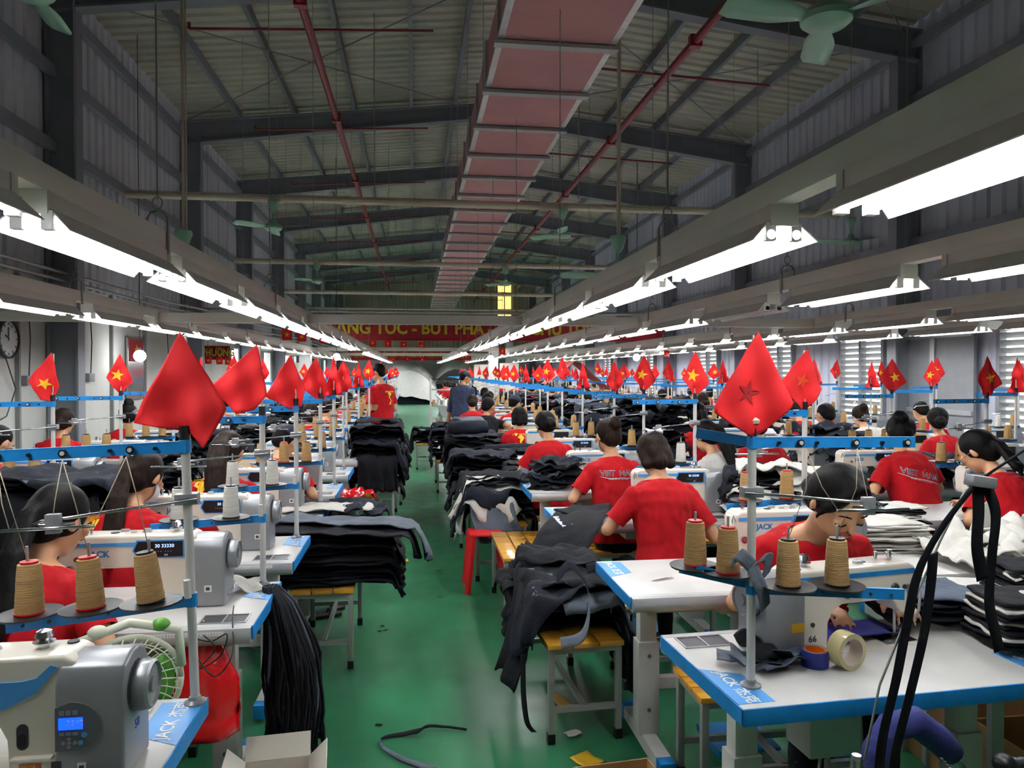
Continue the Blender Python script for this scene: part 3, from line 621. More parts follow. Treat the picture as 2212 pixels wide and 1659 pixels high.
        MB().lathe([(.012, .0), (.024, .01), (.028, .03), (.024, .05), (.014, .06), (.013, .068)], c=(.015, -.085, .0), n=16).obj('oiler_jar', mat('smoky_jar', '#7d8f99', .2), t, smooth=True)
        MB().lathe([(.015, .066), (.015, .075), (.008, .08)], c=(.015, -.085, 0), n=12).obj('jar_cap', chrome, t)
        MB().lathe([(.028, .287), (.03, .29), (.03, .292)], c=(-.135, -.01, 0), n=16).obj('bobbin_plate', cream, t); MB().cyl((-.135, -.01, .292), (-.135, -.01, .306), .02, n=16).obj('bobbin', kraft, t)
        MB().tube([(-.14, -.01, .308), (-.115, .0, .313), (-.1, .0, .316)], .004, 6).obj('bobbin_lever', cream, t)
    return t
def stand_proto(name='thread_stand', near=True, arms=1, flip=1, nd=3):
    """pole at the origin, arms reach towards -x (flip=-1: +x)"""
    t = thing(name, '', 'stand'); f = -flip; H = .76
    MB().cyl((0, 0, 0), (0, 0, H), .0125, n=10).obj('pole', white, t, smooth='auto')
    MB().lathe([(.03, 0), (.03, .006), (.018, .012), (.015, .02)], n=14).obj('base_nut', ggrey, t, smooth='auto')
    MB().cyl((0, 0, H-.03), (0, 0, H+.012), .0145, n=10).obj('pole_cap', black, t)
    def arm(z, L, dz=0, dy=-.05):
        b = MB(); p = Vector((0, -.014, z)); q = Vector((f*L, -.014+dy, z+dz)); b.bar(p, q, .003, .03)
        b.bar(p+Vector((0, .004, .015)), q+Vector((0, .004, .015)), .012, .002); b.cyl((0, 0, z-.018), (0, 0, z+.018), .0165, n=10); return b
    ua = arm(H-.045, .47, 0).obj('upper_arm', blue, t); la = arm(.29, .44, -.02).obj('lower_arm', blue, t)
    if arms > 1:
        for z in (H-.045, .3): MB().bar((0, 0, z), (-f*.13, .1, z+.02), .003, .03).obj('short_arm', blue, t)
    if near:
        for x in (.13, .29, .44):
            MB().cyl((f*x, -.02-.05*x/.47, H-.045), (f*x, -.027-.05*x/.47, H-.045), .011, n=10).obj('eyelet', black, ua); MB().cyl((f*x, -.027-.05*x/.47, H-.045), (f*x, -.03-.05*x/.47, H-.045), .006, n=8).obj('eyelet_ring', white, ua)
        for x in (.07, .18, .37): MB().cyl((f*x, -.015-.05*x/.47, H-.045), (f*x, -.025-.05*x/.47, H-.045), .005, n=8).obj('hole', black, ua)
        for x in (.05, .2, .27, .34, .4): MB().cyl((f*x, -.015-.05*x/.44, .29-.02*x/.44), (f*x, -.02-.05*x/.44, .29-.02*x/.44), .004, n=8).obj('hole', dgrey if x > .1 else chrome, la)
        MB().box((0, 0, .57), (.06, .034, .03)).obj('rod_clamp', ggrey, t, bevel=.002); MB().box((f*.3, -.1, .54), (.035, .02, .05)).obj('rod_clamp', ggrey, t, bevel=.002)
        MB().tube([(-f*.03, -.02, .572), (f*.27, -.085, .55), (f*.33, -.1, .548), (f*.345, -.1, .543), (f*.33, -.102, .538), (f*.25, -.1, .538)], .0045, 6).tube([(f*.2, -.11, .53), (f*.42, -.11, .53)], .0045, 6).obj('guide_rod', chrome, t, smooth=True)
        MB().tube([(-.004, -.016, .3), (-.004, -.02, .35)], .01, 6).obj('arm_clip', white, t)
    else: MB().tube([(0, 0, .57), (f*.2, -.06, .56), (f*.22, -.06, .54), (f*.3, -.07, .54)], .004, 4).obj('guide_rod', chrome, t)
    for k in range(nd):
        x = (.09, .24, .39)[k] if nd == 3 or flip < 0 else (.12, .33)[k]
        dk = MB().lathe([(.004, .3), (.075, .302), (.078, .308), (.07, .306), (.004, .306)], c=(f*x, -.045, -.02*x), n=20 if near else 10).obj('cone_disc', black, t, smooth='auto')
        MB().cyl((f*x, -.045, .3), (f*x, -.045, .475 if near else .45), .004, n=6).obj('spindle', steel, dk)
    return t
def cone_proto(name, m, near=True, red=False):
    t = thing(name, '', 'spool') if near else None
    b = MB().lathe([(.02, 0), (.034, .003), (.035, .012), (.033, .03), (.0335, .034), (.031, .07), (.0315, .075), (.029, .11), (.027, .128), (.018, .13)], n=16 if near else 8)
    if not near: return tag(b.obj(name, m, smooth='auto'), '', 'spool')
    b.obj('wound_thread', m, t, smooth='auto'); MB().lathe([(.0, .126), (.021, .127), (.022, .135), (.012, .136), (.0, .134)], n=12).obj('cone_tip', redp if red else black, t); MB().lathe([(.036, -.001), (.036, .003), (.03, .004)], n=14).obj('cone_foot', redp if red else black, t)
    return t
def flag_obj(name, Lp, Rp, amp=.012, starpos=None, seed=0, H=.3, twist=0, sm=None):
    """flag cloth between two outlines that both start at the top of the stick; x right, z up, origin at the stick foot"""
    t = thing(name, '', 'flag'); rnd = random.Random(seed); ph = rnd.random()*6; rel = [(v[0], v[1]) for v in Lp]
    def along(pl, v):
        ls = [math.dist(pl[i], pl[i+1]) for i in range(len(pl)-1)]; tot = sum(ls)*v
        for i, l in enumerate(ls):
            if tot <= l or i == len(ls)-1: f = min(1, tot/l) if l else 0; return (pl[i][0]+(pl[i+1][0]-pl[i][0])*f, pl[i][1]+(pl[i+1][1]-pl[i][1])*f)
            tot -= l
    def dep(x, z): 
        k = max(0, (H-z)/H); return amp*k*(math.sin(x*55+ph+z*14)+.55*math.sin(x*28-z*42+ph*2))+twist*x*k - abs(x)*.22*k
    def fn(u, v):
        a = along(Lp, v); b = along(Rp, v); x = a[0]+(b[0]-a[0])*u; z = a[1]+(b[1]-a[1])*u; return (x, dep(x, z), z)
    MB().cloth(fn, 16, 18, .0016).obj('cloth', flagm, t, smooth=True)
    MB().tube([(0, .004, -.06), (0, .012, .02), (Lp[0][0]*.6, .024, Lp[0][1]-.01)], .004, 6).obj('stick', white, t); MB().cyl((0, .004, -.06), (0, .004, .012), .006, n=6, r1=.003).obj('stick_sleeve', mat('cream_tape', '#d9cdb8', .6), t)
    if starpos:
        cx, cz, r, rot = starpos; ps = star(cx, cz, r, rot)
        for side in (-1, 1):
            b = MB(); c = [(cx, dep(cx, cz)+side*.002-.0008*(side > 0)*-2, cz)]
            vs = c; fs = []; K = 6
            for (x, z) in ps:
                for k in range(1, K+1): xx, zz = cx+(x-cx)*k/K, cz+(z-cz)*k/K; vs.append((xx, dep(xx, zz)+side*.0035, zz))
            for i in range(10):
                j = (i+1) % 10; fs.append((0, 1+i*K, 1+j*K))
                for k in range(K-1): fs.append((1+i*K+k, 1+i*K+k+1, 1+j*K+k+1, 1+j*K+k))
            b.add(vs, fs).obj('star', sm or starm, t)
            if sm: break
    return t
# ================================================================== PEOPLE
def remesh(b, vox, name, mats, smooth=2, wr=0, seed=0):
    me = bpy.data.meshes.new('tmp'); me.from_pydata(b.v, [], b.f); o = bpy.data.objects.new('tmp', me); TS.collection.objects.link(o)
    md = o.modifiers.new('r', 'REMESH'); md.mode = 'VOXEL'; md.voxel_size = vox; md.use_smooth_shade = True
    if smooth: s_ = o.modifiers.new('s', 'SMOOTH'); s_.iterations = smooth; s_.factor = .5
    dg = tsdg(); r = bpy.data.meshes.new_from_object(o.evaluated_get(dg)); bpy.data.objects.remove(o); bpy.data.meshes.remove(me)
    r.name = name; r.materials.clear()
    for m in (mats if isinstance(mats, (list, tuple)) else [mats]): r.materials.append(m)
    if wr:
        nn = [v.normal.copy() for v in r.vertices]; out = []
        for v, n0 in zip(r.vertices, nn):
            c = v.co.copy(); n_ = noise.noise(Vector((c.x*16+seed, c.y*16, c.z*9+c.x*10)))+.6*noise.noise(Vector((c.x*34-seed, c.y*34, c.z*20))); out += (c+n0*(n_*wr))[:]
        r.vertices.foreach_set('co', out); r.update()
    return r
def clip(me, cuts):
    """cuts: (point, normal, radius) - drop what lies beyond the plane near the point"""
    bm = bmesh.new(); bm.from_mesh(me)
    for p, n, rad in cuts:
        p, n = Vector(p), Vector(n).normalized()
        fs = [f for f in bm.faces if (f.calc_center_median()-p).length < rad]
        g = fs+list({e for f in fs for e in f.edges})+list({v for f in fs for v in f.verts})
        bmesh.ops.bisect_plane(bm, geom=g, plane_co=p, plane_no=n, clear_outer=True)
    bm.to_mesh(me); bm.free()
    for p in me.polygons: p.use_smooth = True
    return me
def hand(b, wr, d, up, side, sc=1, curl=.5, fingers=True):
    """palm from the wrist along d, five fingers"""
    d, up = Vector(d).normalized(), Vector(up).normalized(); x = d.cross(up).normalized()*side; up = x.cross(d)*side
    wr = Vector(wr); L = .085*sc
    for k in range(4): o_ = (k-1.5)*.019*sc; b.cap(wr+x*o_*.55, .016*sc, wr+d*L+x*o_, .011*sc, 8)
    for k, l in enumerate((.068, .078, .072, .055)):
        p = wr+d*L+x*((k-1.5)*.021*sc); a = curl*.5; l = l*sc
        for q in range(3):
            dd = (d*math.cos(a)-up*math.sin(a)+x*(k-1.5)*.06).normalized(); q2 = p+dd*l*(.42, .32, .26)[q]; b.cap(p, (.0088-.0008*q)*sc, q2, (.0082-.0008*q)*sc, 7); p = q2; a += curl*.6
    p = wr+d*.02*sc-x*.025*sc; q = p+(d*.75-x*.65-up*.15).normalized()*.045*sc; b.cap(p, .013*sc, q, .01*sc, 7); b.cap(q, .01*sc, q+(d*.95-x*.2-up*.25).normalized()*.035*sc, .0085*sc, 7)
def person(name, label, pose='sit', lean=18, curve=18, tilt=25, turn=0, arms=None, hair='bun', shirt=None, hm=None, near=1, sm=None, male=False, mask=None, extras=(), sc=1.0, bend=0):
    shirt = shirt or shirtm; hm = hm or hairm; sm = sm or skin
    vox = .0085 if near == 2 else (.012 if near == 1 else .02)
    t = thing(name, label, 'person')
    hipz = .53 if pose == 'sit' else .9
    def spine(s_):
        a = R(lean)+R(curve)*s_*.8; y = 0; z = hipz; n = 12
        for i in range(n): ai = R(lean)+R(curve)*(s_*(i+.5)/n)/.6; y += math.sin(ai)*s_/n; z += math.cos(ai)*s_/n
        ai = R(lean)+R(curve)*s_/.6; return Vector((bend*s_*s_, y, z)), ai
    def loft(b, rings, inf=0):
        vs = []; fs = []; n = 20
        for s_, rx, ry, dy in rings:
            c, a = spine(s_); fw = Vector((0, math.cos(a), -math.sin(a))); c = c+fw*dy
            for k in range(n):
                th = 2*PI*k/n; cx, cy = math.cos(th), math.sin(th)
                e = .8; cx = math.copysign(abs(cx)**e, cx); cy = math.copysign(abs(cy)**e, cy)
                vs.append(c+Vector((1, 0, 0))*(cx*(rx+inf))+fw*(cy*(ry+inf)))
        m = len(rings)
        for i in range(m-1):
            for k in range(n): k2 = (k+1) % n; fs.append((i*n+k, i*n+k2, (i+1)*n+k2, (i+1)*n+k))
        fs.append(tuple(range(n-1, -1, -1))); fs.append(tuple((m-1)*n+k for k in range(n))); b.add(vs, fs)
    W = 1.1 if male else 1.0
    tor = [(-.1, .14, .1, 0), (-.02, .165, .125, 0), (.08, .158, .12, .005), (.2, .14*W, .105, .01), (.32, .152*W, .112, .008), (.43, .165*W, .112, 0), (.49, .158*W, .095, -.005), (.535, .12*W, .072, -.005), (.57, .065, .055, 0)]
    S = []
    for s_ in (-1, 1): c, a = spine(.475); S.append(c+Vector((s_*.168*W, .0, -.005)))
    if arms is None: arms = [((-.27, .12, .80), (-.15, .36, .83)), ((.27, .12, .80), (.15, .36, .83))]
    arms = [(Vector(e), Vector(w_)) for e, w_ in arms]
    if pose == 'sit': legs = [((s_*.09, 0, .53), (s_*.12, .40, .52), (s_*.13, .40, .09)) for s_ in (-1, 1)]
    else: legs = [((s_*.085, 0, .88), (s_*.09, .02, .48), (s_*.1, -.01, .09)) for s_ in (-1, 1)]
    # body
    hs = 1.08
    b = MB(); loft(b, tor, -.006)
    nk, na = spine(.56); hd0, _ = spine(.615); b.cap(nk, .054, hd0+Vector((0, .01, .0)), .049, 14)
    hm4 = Matrix.Translation(hd0+Vector((0, .015, -.01))) @ Euler((-R(tilt)-na*.25, 0, R(turn)), 'XYZ').to_matrix().to_4x4()
    def H(x, y, z): return hm4 @ Vector((x*1.08, y*1.08, z*1.08))
    hr = hm4.to_3x3(); hcz = .115
    b.ell(H(0, -.008, hcz+.02), (0.0832, 0.1004, 0.0929), 20, 14, rot=hr); b.ell(H(0, .022, hcz-.045), (0.0605, 0.0713, 0.0670), 16, 12, rot=hr); b.ell(H(0, .055, hcz-.085), (0.0281, 0.0259, 0.0216), 10, 8, rot=hr)
    b.cap(H(0, .086, hcz+.005), .009, H(0, .104, hcz-.028), .013, 8); b.ell(H(0, .082, hcz-.055), (0.0238, 0.0130, 0.0086), 10, 6, rot=hr)
    for s_ in (-1, 1):
        b.ell(H(s_*.033, .076, hcz-.012), (0.0238, 0.0151, 0.0216), 10, 8, rot=hr); b.ell(H(s_*.079, -.004, hcz-.005), (0.0097, 0.0194, 0.0324), 8, 8, rot=hr @ Euler((0, 0, -s_*.5)).to_matrix())
    for (e, w_), s_, sh in zip(arms, (-1, 1), S):
        b.cap(spine(.56)[0]+Vector((s_*.03, 0, 0)), .042, sh, .04, 12); b.cap(sh, .046, e, .037, 12); b.cap(e, .038, w_, .026, 12)
        d = (w_-e).normalized(); hand(b, w_, Vector((d.x*.5, max(d.y, .3), min(d.z, 0)-.08)) if pose == 'sit' else d, (0, 0, 1) if pose == 'sit' else (s_, 0, 0), s_, curl=.55)
    for hp, kn, an in legs:
        b.cap(hp, .078, kn, .052, 12); b.cap(kn, .05, an, .034, 12); b.ell(Vector(an)+Vector((0, .06, -.05)), (.04, .1, .035), 12, 8)
    link(bpy.data.objects.new('body', remesh(b, vox, 'body', sm)), t)
    # shirt
    b = MB(); loft(b, [(s_, rx+(.012 if s_ < .3 else .004), ry+.01, dy) for s_, rx, ry, dy in tor[:-1]]+[(.56, .075, .062, 0)], .006)
    cuts = []
    for (e, w_), s_, sh in zip(arms, (-1, 1), S):
        d = (e-sh); q = sh+d*.78; b.cap(spine(.535)[0]+Vector((s_*.05, 0, 0)), .052, sh, .055, 12); b.cap(sh-Vector((s_*.02, 0, 0)), .07, q, .062, 14); cuts.append((sh+d*.72, d, .11))
    cuts.append((spine(.56)[0], spine(.6)[0]-spine(.5)[0], .12)); cuts.append((spine(-.03)[0], spine(-.1)[0]-spine(.0)[0], .28))
    sh_me = clip(remesh(b, vox, 'shirt', shirt, 2, .0075 if near else .004, sum(map(ord, label)) % 97), cuts)
    so = link(bpy.data.objects.new('shirt', sh_me), t)
    if near and shirt is shirtm: # ribbed collar
        c, a = spine(.548); fw = Vector((0, math.cos(a), -math.sin(a)))
        MB().tube([c+Vector((.072*math.cos(k*PI/10), 0, 0))+fw*(.062*math.sin(k*PI/10)) for k in range(21)], .0055, 6).obj('collar', mat('collar_rib', '#a50b18', .85), so, smooth=True)
    # trousers, shoes
    b = MB(); loft(b, tor[:4], .004)
    for hp, kn, an in legs: b.cap(hp, .088, kn, .064, 12); b.cap(kn, .063, Vector(an)+Vector((0, 0, .02)), .05, 12)
    link(bpy.data.objects.new('trousers', remesh(b, max(vox, .013), 'trousers', pants, 1, .004)), t)
    for hp, kn, an in legs: MB().ell(Vector(an)+Vector((0, .055, -.052)), (.046, .12, .036), 12, 8).obj('shoe', black, t, smooth=True)
    # hair
    b = MB(); hc = H(0, -.02, hcz+.026)
    if hair != 'short' and hair != 'cap': b.ell(hc, (0.0961, 0.1015, 0.1015), 20, 14, rot=hr); b.ell(H(0, -.05, hcz-.02), (0.0810, 0.0648, 0.0756), 16, 10, rot=hr)
    else: b.ell(H(0, -.02, hcz+.03), (0.0907, 0.0972, 0.0950), 20, 14, rot=hr); b.ell(H(0, -.05, hcz-.01), (0.0756, 0.0540, 0.0648), 16, 10, rot=hr)
    tail = None
    if 'fringe' in extras:
        for s_ in (-1, 1):
            for q in range(3): b.cap(H(s_*.01, .055-.02*q, hcz+.104-.002*q), .02, H(s_*.074, .052-.02*q, hcz+.022), .015, 10)
            b.cap(H(s_*.074, .05, hcz+.03), .013, H(s_*.083, .035, hcz-.03), .006, 8)
    if hair in ('bun', 'lowbun', 'highbun'):
        q = {'bun': (0, -.11, hcz+.06), 'lowbun': (.0, -.105, hcz-.035), 'highbun': (.01, -.06, hcz+.12)}[hair]
        for k in range(6): a = k*1.05; b.ell(H(q[0]+.018*math.cos(a), q[1]-.004*k/2, q[2]+.018*math.sin(a)), (0.0346, 0.0302, 0.0324), 10, 8, rot=hr @ Euler((a, a*.6, 0)).to_matrix())
    if hair == 'bob':
        for s_ in (-1, 0, 1): b.cap(H(s_*.062, -.03, hcz+.01), .042, H(s_*.066, -.04, hcz-.085), .034, 12)
        b.cap(H(0, -.06, hcz), .06, H(0, -.06, hcz-.085), .05, 12)
    if hair in ('pony', 'long', 'shortpony'):
        p0 = H(0, -.1, hcz+.03); L = {'pony': .42, 'long': .36, 'shortpony': .2}[hair]; bk, _ = spine(.45); low, la = spine(.42-L*.72)
        
        def by(z):
            best = min((abs(spine(q/20)[0].z+.03-z), spine(q/20)[0].y) for q in range(13)); return best[1]-.155
        pts = [p0, p0+Vector((0, -.05, -.03)), Vector((p0.x*.8, min(by(p0.z-.15), p0.y-.04), p0.z-.15)), Vector((p0.x*.4, min(by(p0.z-L*.7), p0.y-.03), p0.z-L*.7)), Vector((p0.x*.2, min(by(p0.z-L), p0.y-.02), p0.z-L))]
        wd = (.026, .032, .046, .042, .015) if hair == 'pony' else (.03, .035, .04, .03, .012) if hair == 'shortpony' else (.05, .062, .066, .055, .02)
        for i in range(4):
            for k in (-1, 0, 1): b.cap(pts[i]+Vector((k*wd[i]*.5, 0, 0)), wd[i]*.55, pts[i+1]+Vector((k*wd[i+1]*.5, 0, 0)), wd[i+1]*.55, 10)
        tail = p0
    if hair != 'none': link(bpy.data.objects.new('hair', remesh(b, max(.009, vox*.85), 'hair', hm, 2, .0035 if near else 0, 5)), t)
    if hair == 'cap':
        b = MB(); b.ell(H(0, -.015, hcz+.035), (0.1015, 0.1080, 0.0950), 20, 14, rot=hr); me = clip(remesh(b, vox, 'cap', mat('navy_cap', '#141c30', .8), 1), [(H(0, 0, hcz+.025), hr @ Vector((0, -.12, -1)), .3)])
        c = link(bpy.data.objects.new('cap', me), t)
        b = MB(); b.cloth(lambda u, v: H((u-.5)*.15, .075+v*.07*(1-(2*u-1)**2*.6), hcz+.035+.012*(1-(2*u-1)**2)-v*.015), 8, 3, .005); b.obj('cap_brim', black, c, smooth=True)
    # face details
    if near:
        for s_ in (-1, 1):
            MB().tube([H(s_*.05, .076, hcz+.018), H(s_*.034, .088, hcz+.025), H(s_*.016, .091, hcz+.02)], [.0018, .003, .0022], 6).obj('eyebrow', hairm, t, smooth=True)
            MB().tube([H(s_*.05, .079, hcz-.012), H(s_*.035, .0915, hcz-.017), H(s_*.019, .0885, hcz-.012)], .0022, 6).obj('eyelid_line', hairm, t, smooth=True)
        MB().tube([H(-.022, .088, hcz-.054), H(-.008, .0965, hcz-.051), H(.008, .0965, hcz-.051), H(.022, .088, hcz-.054)], [.002, .0052, .0052, .002], 7).obj('lips', mat('lip_rose', '#9c4a45', .45), t, smooth=True)
    if mask:
        b = MB(); b.ell(H(0, .028, hcz-.05), (0.0691, 0.0842, 0.0605), 16, 12, rot=hr); me = clip(remesh(b, .01, 'face_mask', mask, 1), [(H(0, .03, hcz-.03), hr @ Vector((0, -1, -.1)), .3)])
        mo = link(bpy.data.objects.new('face_mask', me), t)
        for s_ in (-1, 1): MB().tube([H(s_*.06, .035, hcz-.03), H(s_*.08, .0, hcz-.02), H(s_*.086, -.012, hcz+.0)], .0015, 5).obj('ear_loop', mask, mo)
    if 'tie' in extras: MB().tube([H(0, -.1, hcz+.075)+Vector((.03*math.cos(a), -.012, .012*math.sin(3*a))) for a in [k*PI/8 for k in range(9)]], .004, 6).obj('hair_clip', mat('gold_clip', '#d9b454', .3, metal=.8), t)
    if 'bow' in extras:
        for s_ in (-1, 1): MB().cloth(lambda u, v: H(s_*(.005+u*.04), -.10-.01*math.sin(v*5), hcz+.09+(v-.5)*(.012+.035*u)), 4, 4, .003).obj('bow_loop', mat('lilac_bow', '#cfc8da', .6), t, smooth=True)
    if 'glasses' in extras:
        for s_ in (-1, 1): MB().tube([H(s_*.034+.024*math.cos(a), .102, hcz-.012+.018*math.sin(a)) for a in [k*PI/6 for k in range(13)]], .0016, 5).obj('glasses_rim', chrome, t); MB().tube([H(s_*.058, .1, hcz-.01), H(s_*.082, -.005, hcz+.005)], .0015, 5).obj('glasses_arm', chrome, t)
    if 'necklace' in extras:
        c, a = spine(.53); fw = Vector((0, math.cos(a), -math.sin(a))); up_ = Vector((0, math.sin(a), math.cos(a)))
        MB().tube([c+Vector((.066*math.cos(k*PI/10), 0, 0))+fw*(.075+.05*math.sin(k*PI/10))-up_*(.075*math.sin(k*PI/10)) for k in range(11)], .0012, 5).obj('necklace', chrome, t); MB().ell(c+fw*.13-up_*.082, (.007, .004, .007)).obj('pendant', chrome, t)
    t['_sp'] = 1
    person.last = (so, spine, H)
    return t
def printed(so, items, cz, axis=(0, 1, 0), off=.004):
    """press flat lettering / shapes onto the back of a shirt: items = list of (mesh, material, name); mesh x right, y up"""
    bvh = BVHTree.FromObject(so, bpy.context.evaluated_depsgraph_get()) if False else BVHTree.FromPolygons([v.co for v in so.data.vertices], [tuple(p.vertices) for p in so.data.polygons])
    d = Vector(axis)
    for me, m, nm in items:
        bm = bmesh.new(); bm.from_mesh(me); bmesh.ops.triangulate(bm, faces=bm.faces)
        for _ in range(2):
            es = [e for e in bm.edges if e.calc_length() > .02]
            if es: bmesh.ops.subdivide_edges(bm, edges=es, cuts=1, use_grid_fill=False)
        for v in bm.verts:
            o_ = Vector((v.co.x*d.y, 0, v.co.y+cz))-d*1.0; h = bvh.ray_cast(o_, d)
            v.co = (h[0]-d*(off+v.co.z)) if h[0] is not None else Vector((v.co.x*d.y, 0, v.co.y+cz))
        bm.to_mesh(me); bm.free(); me.materials.clear(); me.materials.append(m); link(bpy.data.objects.new(nm, me), so)
def flatmesh(polys):
    b = MB()
    for p in polys: b.prism(p, -.0004, .0004, 'z')
    return b.mesh('print', starm)
def ribbon(pts, ws):
    q = []; n = len(pts); L = []; Rr = []
    for i in range(n):
        a, c = Vector(pts[max(0, i-1)]), Vector(pts[min(n-1, i+1)]); d = (c-a).normalized(); nn = Vector((-d.y, d.x)); p = Vector(pts[i]); L.append(p+nn*ws[i]); Rr.append(p-nn*ws[i])
    return [[tuple(L[i]), tuple(L[i+1]), tuple(Rr[i+1]), tuple(Rr[i])] for i in range(n-1)]
VN = ribbon([(-.045, .1), (-.01, .105), (.02, .095), (.0, .07), (-.012, .045), (.005, .02), (.03, -.01), (.036, -.04), (.02, -.065), (-.005, -.085), (-.012, -.1)], [.006, .026, .016, .02, .01, .007, .008, .011, .017, .013, .004])
silverp = mat('silver_print', '#c9c6c6', .5); darkp = mat('dark_blue_print', '#2b2540', .6)
def vietnam_text(so, cz, rot=0, s_=1.0):
    M = Matrix.Rotation(rot, 4, 'Z'); a = text_mesh('VIET  NAM', .052*s_, 0, .0016); a.transform(M); c = text_mesh('VIET  NAM', .052*s_, 0); c.transform(Matrix.Translation((0, 0, .0012)) @ M)
    t2 = text_mesh('tu hao dan toc Viet Nam', .014*s_, 0); t2.transform(M @ Matrix.Translation((0, -.038, 0)))
    st = flatmesh([star(.028*s_, .035, .009)]); st.transform(M)
    sw = flatmesh(ribbon([(-.13*s_, -.022), (-.06*s_, -.034), (.04*s_, -.03), (.14*s_, -.038)], [.001, .003, .002, .001])); sw.transform(M)
    printed(so, [(a, silverp, 'lettering_outline'), (c, darkp, 'lettering'), (t2, silverp, 'small_lettering'), (st, mat('red_star_print', '#e03020', .6), 'star_print'), (sw, silverp, 'swoosh_print')], cz)
def vn_map(so, cz, cx=0, s_=1.0, txt=True):
    its = [(flatmesh([[(x*s_+cx, y*s_) for x, y in p] for p in VN]), starm, 'map_print'), (flatmesh([star(cx+.06*s_, -.02, .009), star(cx+.055*s_, -.07, .007)]), starm, 'star_print')]
    if txt: a = text_mesh('I ♥ VIETNAM', .035*s_, 0, .0008); a.transform(Matrix.Translation((cx, .13*s_, 0))); its.append((a, starm, 'lettering'))
    printed(so, its, cz)
# ================================================================== CLOTH
def garment(name, label, c, w, l, rz, z, sup=None, seed=0, m=denim, m2=dback, th=.006, wr=.01, droop=.14, nu=14, nv=20, group=None, cat='garment', shape=0, lift=0, fold=0, zf=None, kids_=None, flare=.25, out=None):
    """a fabric piece lying at height z on a support rectangle sup=(x0,x1,y0,y1); what overhangs hangs down"""
    if cat == 'garment': name = 'garment'
    rn = random.Random(seed); p1, p2 = rn.random()*20, rn.random()*20; ca, sa = math.cos(rz), math.sin(rz)
    def fn(u, v):
        ww = w*(1+shape*(v-.5)*1.2); x = (u-.5)*ww; y = (v-.5)*l
        x += .06*w*math.sin(v*5+p1); e = fbm(u*3+p1, v*3)*.05*w; x += e; y += fbm(u*3, v*3+p2)*.04*l
        X, Y = c[0]+x*ca-y*sa, c[1]+x*sa+y*ca
        Z = z+wr*(.5+fbm(X*7+p1, Y*7, z*9))+wr*.5*fbm(X*18+p2, Y*18)
        Z += lift*math.exp(-((v-.5)**2+(u-.5)**2)*9)
        if fold: Z += fold*abs(math.sin(u*PI*3+p1+v*2))*.5
        if zf: Z += zf(X, Y)
        if sup:
            qx, qy = min(max(X, sup[0]), sup[1]), min(max(Y, sup[2]), sup[3]); ox, oy = X-qx, Y-qy; L = math.hypot(ox, oy)
            if L > 1e-6:
                r = .035+.02*rn.random()*0; dx, dy = ox/L, oy/L; out = r*math.sin(min(L/r*.8, PI/2)) if L < r*2 else r; s_ = max(0, L-r*.7); 
                out += flare*s_*.35+.022*math.sin(u*11+p1+v*3)*min(1, s_*5)+.022*math.sin(v*9+p2)*min(1, s_*5)
                X, Y = qx+dx*out, qy+dy*out; Z -= s_*(.97 if s_ > 0 else 0)
                Z = max(Z, .014)
        return (X, Y, Z)
    if out is not None: out.cloth(fn, nu//2+2, nv//2+2, th, DN.index(m), DN.index(m2)); return
    b = MB().cloth(fn, nu, nv, th, 0, 1); o = b.obj(name, [m, m2], None, smooth=True); 
    return tag(o, label, cat, group)
def stack(label, top_label, group, x0, x1, y0, y1, z, sup, n, seed=0, mats_=None, w=.3, l=.85, rz=PI/2, jit=.05, dz=.02, name='trouser_piece', wr=.012, rj=.15, th=.007, cat='garment', flare=.25, merge=None):
    out = MB() if merge else None
    rn = random.Random(seed); mats_ = mats_ or [(denim, dback), (denim2, denim2), (denim, denim), (denim, dback)]
    for k in range(n):
        m, m2 = mats_[rn.randrange(len(mats_))]; c = (rn.uniform(x0, x1), rn.uniform(y0, y1))
        garment(name, top_label if k == n-1 and top_label else '%s, %s from the bottom' % (label, ORD[k]), c, w*rn.uniform(.85, 1.2), l*rn.uniform(.85, 1.15), rz+rn.uniform(-rj, rj), z+k*dz, sup, seed*31+k, m, m2, group=group, wr=wr, th=th, cat=cat, flare=flare, out=out)
    if merge: tag(out.obj('garment_pile', DN, smooth=True), merge, 'garments', None, 'stuff')
DN = [denim, denim2, dback, dblue, wcloth]
def bench(name, label, x0, x1, y0, y1, z=.46, slats=3, along='y', near=True):
    t = thing(name, label, 'bench', ((x0+x1)/2, (y0+y1)/2, 0)); W, D = (x1-x0)/2, (y1-y0)/2
    for k in range(slats):
        if along == 'y': a = -W+2*W*k/slats+.003; MB().b2((a, -D, z-.022), (a+2*W/slats-.008, D, z)).obj('slat', wood, t, bevel=.003)
        else: a = -D+2*D*k/slats+.003; MB().b2((-W, a, z-.022), (W, a+2*D/slats-.008, z)).obj('slat', wood, t, bevel=.003)
    for sx in (-1, 1):
        for sy in (-1, 1):
            x, y = sx*(W-.025), sy*(D-.03); g = MB().b2((x-.014, y-.014, .02), (x+.014, y+.014, z-.022)).obj('leg', steel, t, bevel=.002)
            MB().b2((x-.017, y-.017, 0), (x+.017, y+.017, .045)).obj('foot_cap', black, g)
    b = MB()
    for sx in (-1, 1): b.b2((sx*(W-.025)-.01, -D+.03, z-.05), (sx*(W-.025)+.01, D-.03, z-.022))
    for sy in (-1, 1): b.b2((-W+.025, sy*(D-.03)-.01, z-.05), (W-.025, sy*(D-.03)+.01, z-.022))
    b.obj('frame', steel, t)
    for sy in (-1, 1): MB().b2((-W+.025, sy*(D-.03)-.011, .14), (W-.025, sy*(D-.03)+.011, .165)).obj('stretcher', steel, t)
    MB().b2((-.011, -D+.03, .14), (.011, D-.03, .165)).obj('stretcher', steel, t)
    return t
